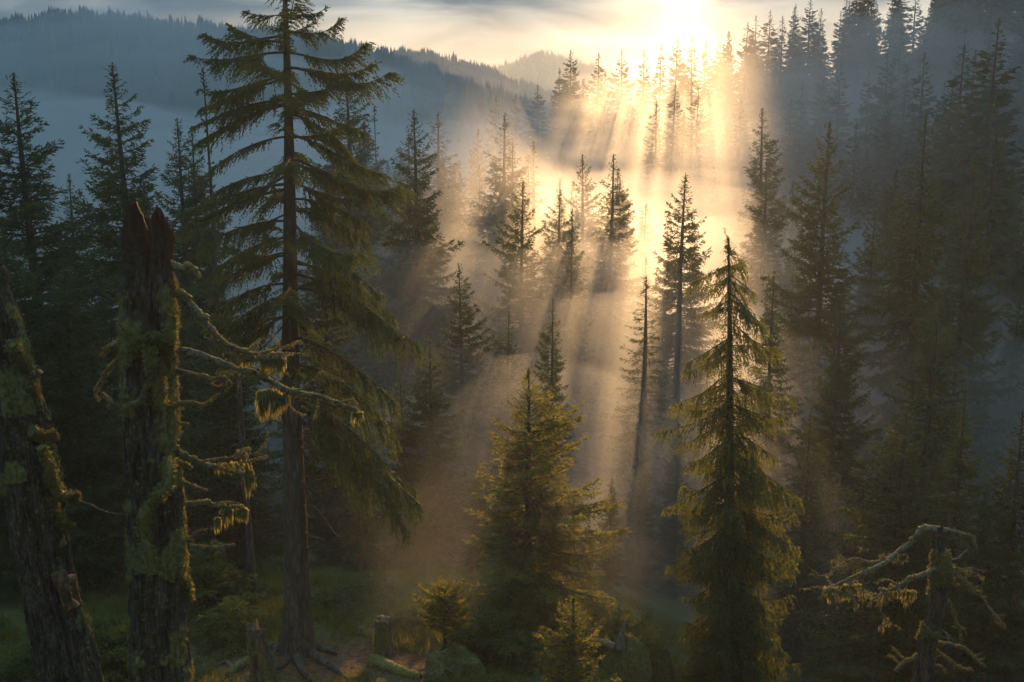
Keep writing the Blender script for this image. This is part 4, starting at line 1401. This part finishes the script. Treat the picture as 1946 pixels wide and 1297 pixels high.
# ------------------------------------------------------------------ shrubs
def shrub(px, py, d, R, h, seed, label, mat='shrub', n=60, leaf=.07, group=None):
    """leafy bush: stems spreading from one foot, each carrying sprays"""
    rng = rs(seed)
    c = at(px, py, d)
    z = gz(c[0], d)
    root = thing('shrub', label, 'shrub', (c[0], d, z - .02), group)
    crown, wood = MB(), MB()
    o = dict(twigs=42, gap=.035, blade=leaf, bw=.3, wf=.4, tmin=.08, tmax=.34, hang=.1, droop=.2, spread=.55, bare=.25)
    for k in range(n):
        f = rng.uniform(0, 6.28)
        e = rng.uniform(.15, 1.5)
        s = np.linspace(0, 1, 7)
        Lx = R * math.cos(e) * rng.uniform(.7, 1.1)
        Lz = h * math.sin(e) * rng.uniform(.75, 1.1)
        sp = np.stack([Lx * s * math.cos(f), Lx * s * math.sin(f), Lz * np.sin(s * 1.5) - .1 * R * s ** 2], 1)
        tube(wood, sp, np.linspace(.016, .004, 7), 4, cap=False)
        spray(crown, rng, sp, max(.3, np.linalg.norm(sp[-1])), o)
    crown.build('leaves', M[mat], root, False)
    wood.build('stems', M['bark'], root)
    return root


shrub(935, 1230, 20.0, 1.0, 1.05, 201, 'dark rounded bush to the right of the umbrella crowned sapling')
shrub(960, 1290, 18.4, .75, .55, 202, 'low pale green bush between the mossy mound and the yellow sapling')
shrub(205, 1190, 19.0, 1.2, 1.3, 203, 'dark green bush between the leaning trunk and the snag', n=80)
shrub(180, 1270, 17.5, .9, .5, 204, 'low dark bush at the foot of the leaning trunk')
shrub(440, 1235, 21.0, 1.1, .8, 205, 'mossy green bush left of the foot of the great spruce', n=70)
shrub(405, 1190, 22.5, 1.3, 1.6, 206, 'dark bush right behind the snag, taller than the others', n=80)
shrub(640, 1200, 22.8, 1.1, .55, 207, 'olive heath bush right of the foot of the great spruce')
shrub(700, 1180, 23.5, 1.2, .7, 208, 'olive heath bush behind the upright post stump')
shrub(790, 1215, 21.8, .8, .45, 209, 'sunlit heath bush just left of the umbrella crowned sapling')
shrub(1010, 1260, 20.2, .8, .6, 210, 'dark bush at the left foot of the yellow sapling')
shrub(1180, 1215, 21.5, 1.3, 1.0, 211, 'dark bush behind the mossy rotten stump')
shrub(60, 1190, 18.5, 1.0, 1.1, 212, 'dark bush behind the leaning trunk')
shrub(1560, 1265, 20.0, 1.3, 1.0, 213, 'black green bush between the drooping spruce and the dead mossy tree')
shrub(480, 1190, 23.5, .5, .5, 214, 'small yellowish bush at the foot of the thin grey trunk')

# bare little bushes in the clearing
rng = rs(141)


def bare_bush(pts, d, label, twigs):
    c = at(pts[0][0], pts[0][1], d)
    root = thing('bare_shrub', label, 'shrub', (c[0], d, gz(c[0], d)))
    pts = [pts[0]] + pts[1:]
    limb(root, 'stem', pts, d, 2.5, .8, rng, 'deadwood', moss=.3, twigs=twigs).name = 'stem'


bare_bush([(663, 1190), (662, 1165), (668, 1145)], 21.8, 'bare leafless little bush in the clearing behind the post stump',
          [[(662, 1168), (650, 1155), (640, 1152)], [(664, 1160), (676, 1150), (682, 1138)], [(663, 1172), (680, 1165), (696, 1158)], [(662, 1165), (655, 1148), (656, 1136)]])
bare_bush([(730, 1165), (732, 1145), (742, 1130)], 23.0, 'grey twiggy bush at the dark back edge of the clearing', [[(731, 1150), (720, 1142), (712, 1140)], [(733, 1145), (745, 1142), (752, 1135)], [(731, 1155), (742, 1152), (750, 1150)]])

# thin grey trunk behind the snag's branches
c = at(482, 1168, 23.0)
z = gz(c[0], 23.0)
thin = thing('thin_dead_trunk', 'thin grey leaning trunk behind the mossy branches of the snag', 'dead tree', (c[0], 23.0, z))
W = MB(np.array(thin.location))
pa = px_path([(484, 1195), (480, 1120), (474, 1020), (466, 930), (458, 800), (452, 690), (450, 600)], 23.0, 40)
pa[0, 2] = z - .2
tube(W, pa, np.linspace(.10, .03, 40) + .03 * np.exp(-np.arange(40) / 3), 10, .2, 6)
W.build('trunk', M['bark'], thin)


# ------------------------------------------------------------------ stumps, logs and the mossy mound in the clearing
def on_ground(px, py):
    """where the sight line of a pixel meets the ground"""
    d = 14.0
    for k in range(400):
        p = at(px, py, d)
        if p[2] <= gz(p[0], p[1]):
            break
        d += .04
    return p


def stump(px, py, hpx, wpx, seed, label, mat='brownwood', rim=.12, lean_=0.0, name='tree_stump'):
    rng = rs(seed)
    p = on_ground(px, py)
    m = metre(py, p[1])
    H, R = hpx * m * 1.12, wpx * m * .5
    root = thing(name, label, 'stump', p)
    nth, nz = 72, 46
    th = np.linspace(0, 2 * np.pi, nth, endpoint=False)
    v = np.linspace(0, 1, nz)[:, None]
    top = H * (1 + rim * 2 * (fbm(np.stack([th * 1.6, th * 0 + seed, th * 0], -1), 4, seed) - .5))
    Zt = -.15 + (top[None] + .15) * v
    n1 = fbm(np.stack([np.cos(th)[None] * 4 + 0 * Zt, np.sin(th)[None] * 4 + 0 * Zt, Zt * 1.6 + seed], -1), 4, seed)
    rr = R * (1 + .35 * np.exp(-np.clip(Zt, 0, 9) / (.22 * H)) + .32 * (n1 - .5))
    G = np.stack([np.cos(th)[None] * rr + lean_ * Zt, np.sin(th)[None] * rr, Zt], -1)
    caps = []
    for k, (f, dz_) in enumerate(((.9, .005), (.6, -.02), (.3, -.035), (.02, -.04))):
        c = np.array([lean_ * H, 0, 0])
        w = c + (G[-1] - c) * np.array([f, f, 1]) + np.array([0, 0, dz_])
        w[:, 2] += (fbm(w * 14, 3, 3) - .5) * .05
        caps.append(w)
    tk = MB()
    mk = smooth(fbm(G * 3.0, 3, seed + 4) + .25 * np.exp(-np.clip(Zt, 0, 9) / (.3 * H)), .5, .75)
    tk.add(np.concatenate([G, np.stack(caps)]).reshape(-1, 3), grid_quads(nz + len(caps), nth), None, np.concatenate([mk.ravel(), np.zeros(len(caps) * nth)]))
    tk.build('trunk', M[mat], root)
    ms = MB()
    tufts_on(ms, G, mk, np.stack([np.cos(th), np.sin(th), 0 * th], 1), 1500, rng, .03)
    if ms.n:
        ms.build('moss', M['moss'], root, False)
    return root


stump(730, 1246, 66, 31, 301, 'upright square topped grey brown post stump in the middle of the clearing', 'brownwood', .06)
st = stump(497, 1296, 84, 34, 303, 'reddish broken stump with a slanting top in front of the great spruce', 'brownwood', .42, -.06)
stump(513, 1290, 58, 18, 304, 'thin dark splinter stump leaning against the reddish broken stump', 'deadwood', .3, .03)


def log(pts, r0, r1, seed, label, mat='deadwood', rise=.0, name='fallen_log', cat='log', fork=()):
    rng = rs(seed)
    P_ = [on_ground(*q) for q in pts]
    root = thing(name, label, cat, P_[0])
    o = np.array(root.location)
    pp = np.array(P_)
    pp[:, 2] += np.linspace(r0, r1, len(pp)) * .6 + rise * np.linspace(0, 1, len(pp))
    pa = crv(pp, 34)
    mb = MB(o)
    s = np.linspace(0, 1, 34)
    mk = .35 + .4 * fbm(pa * 4, 3, seed)
    tube(mb, pa, (r0 + (r1 - r0) * s) * (1 + .25 * (vnoise(pa * 5, 2) - .5)), 16, .38, 9, seed, True, np.concatenate([np.repeat(mk, 16), [0, 0]]))
    for f in fork:
        q = np.array([on_ground(*w) for w in f])
        q[:, 2] += .06 + rise * np.linspace(.3, 1, len(q))
        tube(mb, crv(q, 12), np.linspace(r1 * .9, .012, 12), 8, .3, 9, 5, True, .3)
    mb.build('wood', M[mat], root)
    ms = MB(o)
    bristles(ms, pa, np.linspace(r0, r1, 34), 700, rng, .03, .8)
    ms.build('moss', M['moss'], root, False)


log([(682, 1203), (705, 1210), (728, 1222), (760, 1234)], .10, .07, 311, 'short fallen log lying behind the upright post stump')
log([(706, 1262), (735, 1272), (765, 1283), (800, 1292)], .13, .08, 312, 'pale broken log end in the clearing in front of the post stump', 'brownwood', fork=[[(712, 1262), (704, 1254), (706, 1248)]])
log([(470, 1262), (440, 1280), (405, 1292)], .10, .05, 313, 'grey twisted root branch left of the reddish broken stump', fork=[[(445, 1278), (430, 1262), (415, 1268)]])
log([(482, 1248), (455, 1238), (420, 1230), (385, 1234)], .045, .02, 314, 'thin grey fallen branch curving left from the reddish broken stump', name='fallen_branch', cat='branch')


def mound(px, py, rx, rz_, seed, label, mat='moss_rock', name='mossy_mound', spikes=(), cat='mound', lumps=7):
    rng = rs(seed)
    p = on_ground(px, py)
    m = metre(py, p[1])
    root = thing(name, label, cat, p)
    o = np.array(root.location)
    mb, ms = MB(), MB()
    pts = [lump(mb, (0, 0, 0), (rx * m, rx * m * .8, rz_ * m), rng, .8, 80, 54, .6, 2.2)]
    for k in range(lumps):
        f = rng.uniform(0, 6.28)
        q = rng.uniform(.3, .8)
        pts.append(lump(mb, (math.cos(f) * q * rx * m, -abs(math.sin(f)) * q * rx * m * .7, rz_ * m * rng.uniform(.1, .75) * (1 - q * .6)), np.array([.4, .4, .36]) * rx * m * rng.uniform(.5, 1.0), rng, rng.uniform(.2, 1), 36, 26, .65, 2.2))
    mb.build('body', M['mossrock'], root)
    P_ = np.concatenate(pts)
    P_ = P_[P_[:, 2] > -.05]
    i = rng.integers(0, len(P_), 9000)
    P_ = P_[i] + rng.normal(0, .012, (9000, 3))
    kites(ms, P_, unit(rng.normal(size=(9000, 3)) + np.array([0, 0, .9])), .04 * rng.uniform(.5, 1.5, 9000), .011, rng)
    ms.build('moss', M['moss'], root, False)
    for sp in spikes:
        w = MB(o)
        pa = px_path(sp[0], p[1] - .1, 16)
        tube(w, pa, np.linspace(sp[1] * m, .012, 16), 10, .45, 10, seed, True, .35)
        w.build('splinter', M['deadwood'], root)
    return root


M['mossrock'] = bark_mat('mossy_rotten_wood', (.02, .014, .009), (.11, .075, .045), ((.035, .036, .008), (.12, .105, .028)), 8, .6, .9)
mound(862, 1292, 50, 66, 321, 'rounded mossy mound with a pale root along its left side, below the umbrella sapling', spikes=[([(806, 1286), (825, 1262), (838, 1244), (852, 1232)], 5)])
mound(1192, 1300, 44, 92, 322, 'large rotten mossy stump with a grey spike on top at the bottom edge', name='rotten_stump', cat='stump',
      spikes=[([(1180, 1235), (1180, 1212), (1184, 1196), (1190, 1178)], 10), ([(1165, 1230), (1148, 1222), (1135, 1216), (1122, 1214)], 8), ([(1150, 1290), (1120, 1268), (1104, 1275)], 7)], lumps=10)
mound(1252, 1302, 26, 74, 323, 'smaller rotten stump leaning to the right of the large mossy one', name='rotten_stump', cat='stump',
      spikes=[([(1222, 1282), (1235, 1250), (1246, 1226), (1252, 1212)], 7), ([(1262, 1290), (1268, 1260), (1262, 1232)], 5)], lumps=5)


# ------------------------------------------------------------------ grass and heath on the clearing floor
def grass():
    rng = rs(401)
    mb = MB()
    n = 8000
    x = rng.uniform(-11, 5.5, n)
    y = rng.uniform(17.0, 26.5, n)
    keep = fbm(np.stack([x / 1.3, y / 1.3, 0 * x], -1), 4, 21)
    bare = np.exp(-(((x + 3.6) / 2.2) ** 2 + ((y - 19.9) / .9) ** 2)) * smooth(keep, .34, .52)
    ok = (rng.random(n) > bare * 2.4) & (fbm(np.stack([x / .8, y / .8, 0 * x + 5], -1), 3, 33) > .40)
    x, y = x[ok], y[ok]
    k = 16
    z = ground(x, y)
    hh = .10 + .28 * fbm(np.stack([x / 1.1, y / 1.1, 0 * x + 9], -1), 3, 44)
    P_ = np.repeat(np.stack([x, y, z], 1), k, 0) + rng.normal(0, .05, (len(x) * k, 3)) * np.array([1, 1, .1])
    D_ = unit(rng.normal(0, .42, P_.shape) + np.array([0, 0, 1]))
    ln = np.repeat(hh, k) * rng.uniform(.5, 1.2, len(P_))
    kites(mb, P_, D_, ln, .008, rng)
    tag(mb.build('grass', M['grass'], smoothed=False), 'olive grass and heath growing on the forest clearing', 'grass', kind='stuff')


grass()


def litter():
    """fallen twigs, needles and cones strewn over the clearing"""
    rng = rs(501)
    mb = MB()
    for k in range(420):
        x, y = rng.uniform(-9, 5), rng.uniform(17.5, 25)
        L_ = rng.uniform(.12, .7)
        f = rng.uniform(0, 6.28)
        u = np.linspace(-.5, .5, 6)
        px_, py_ = x + u * L_ * math.cos(f) + rng.normal(0, .02, 6), y + u * L_ * math.sin(f) + rng.normal(0, .02, 6)
        p_ = np.stack([px_, py_, ground(px_, py_) + rng.uniform(.01, .08)], 1)
        tube(mb, p_, np.linspace(rng.uniform(.006, .016), .003, 6), 5, .2, 20)
    n = 9000
    x, y = rng.uniform(-9, 5, n), rng.uniform(17.5, 25, n)
    P_ = np.stack([x, y, ground(x, y) + .008], 1)
    kites(mb, P_, unit(rng.normal(size=(n, 3)) * np.array([1, 1, .25])), rng.uniform(.03, .09, n), .01, rng)
    tag(mb.build('forest_litter', M['deadwood'], smoothed=False), 'fallen twigs and needles strewn over the clearing floor', 'litter', kind='stuff')


litter()
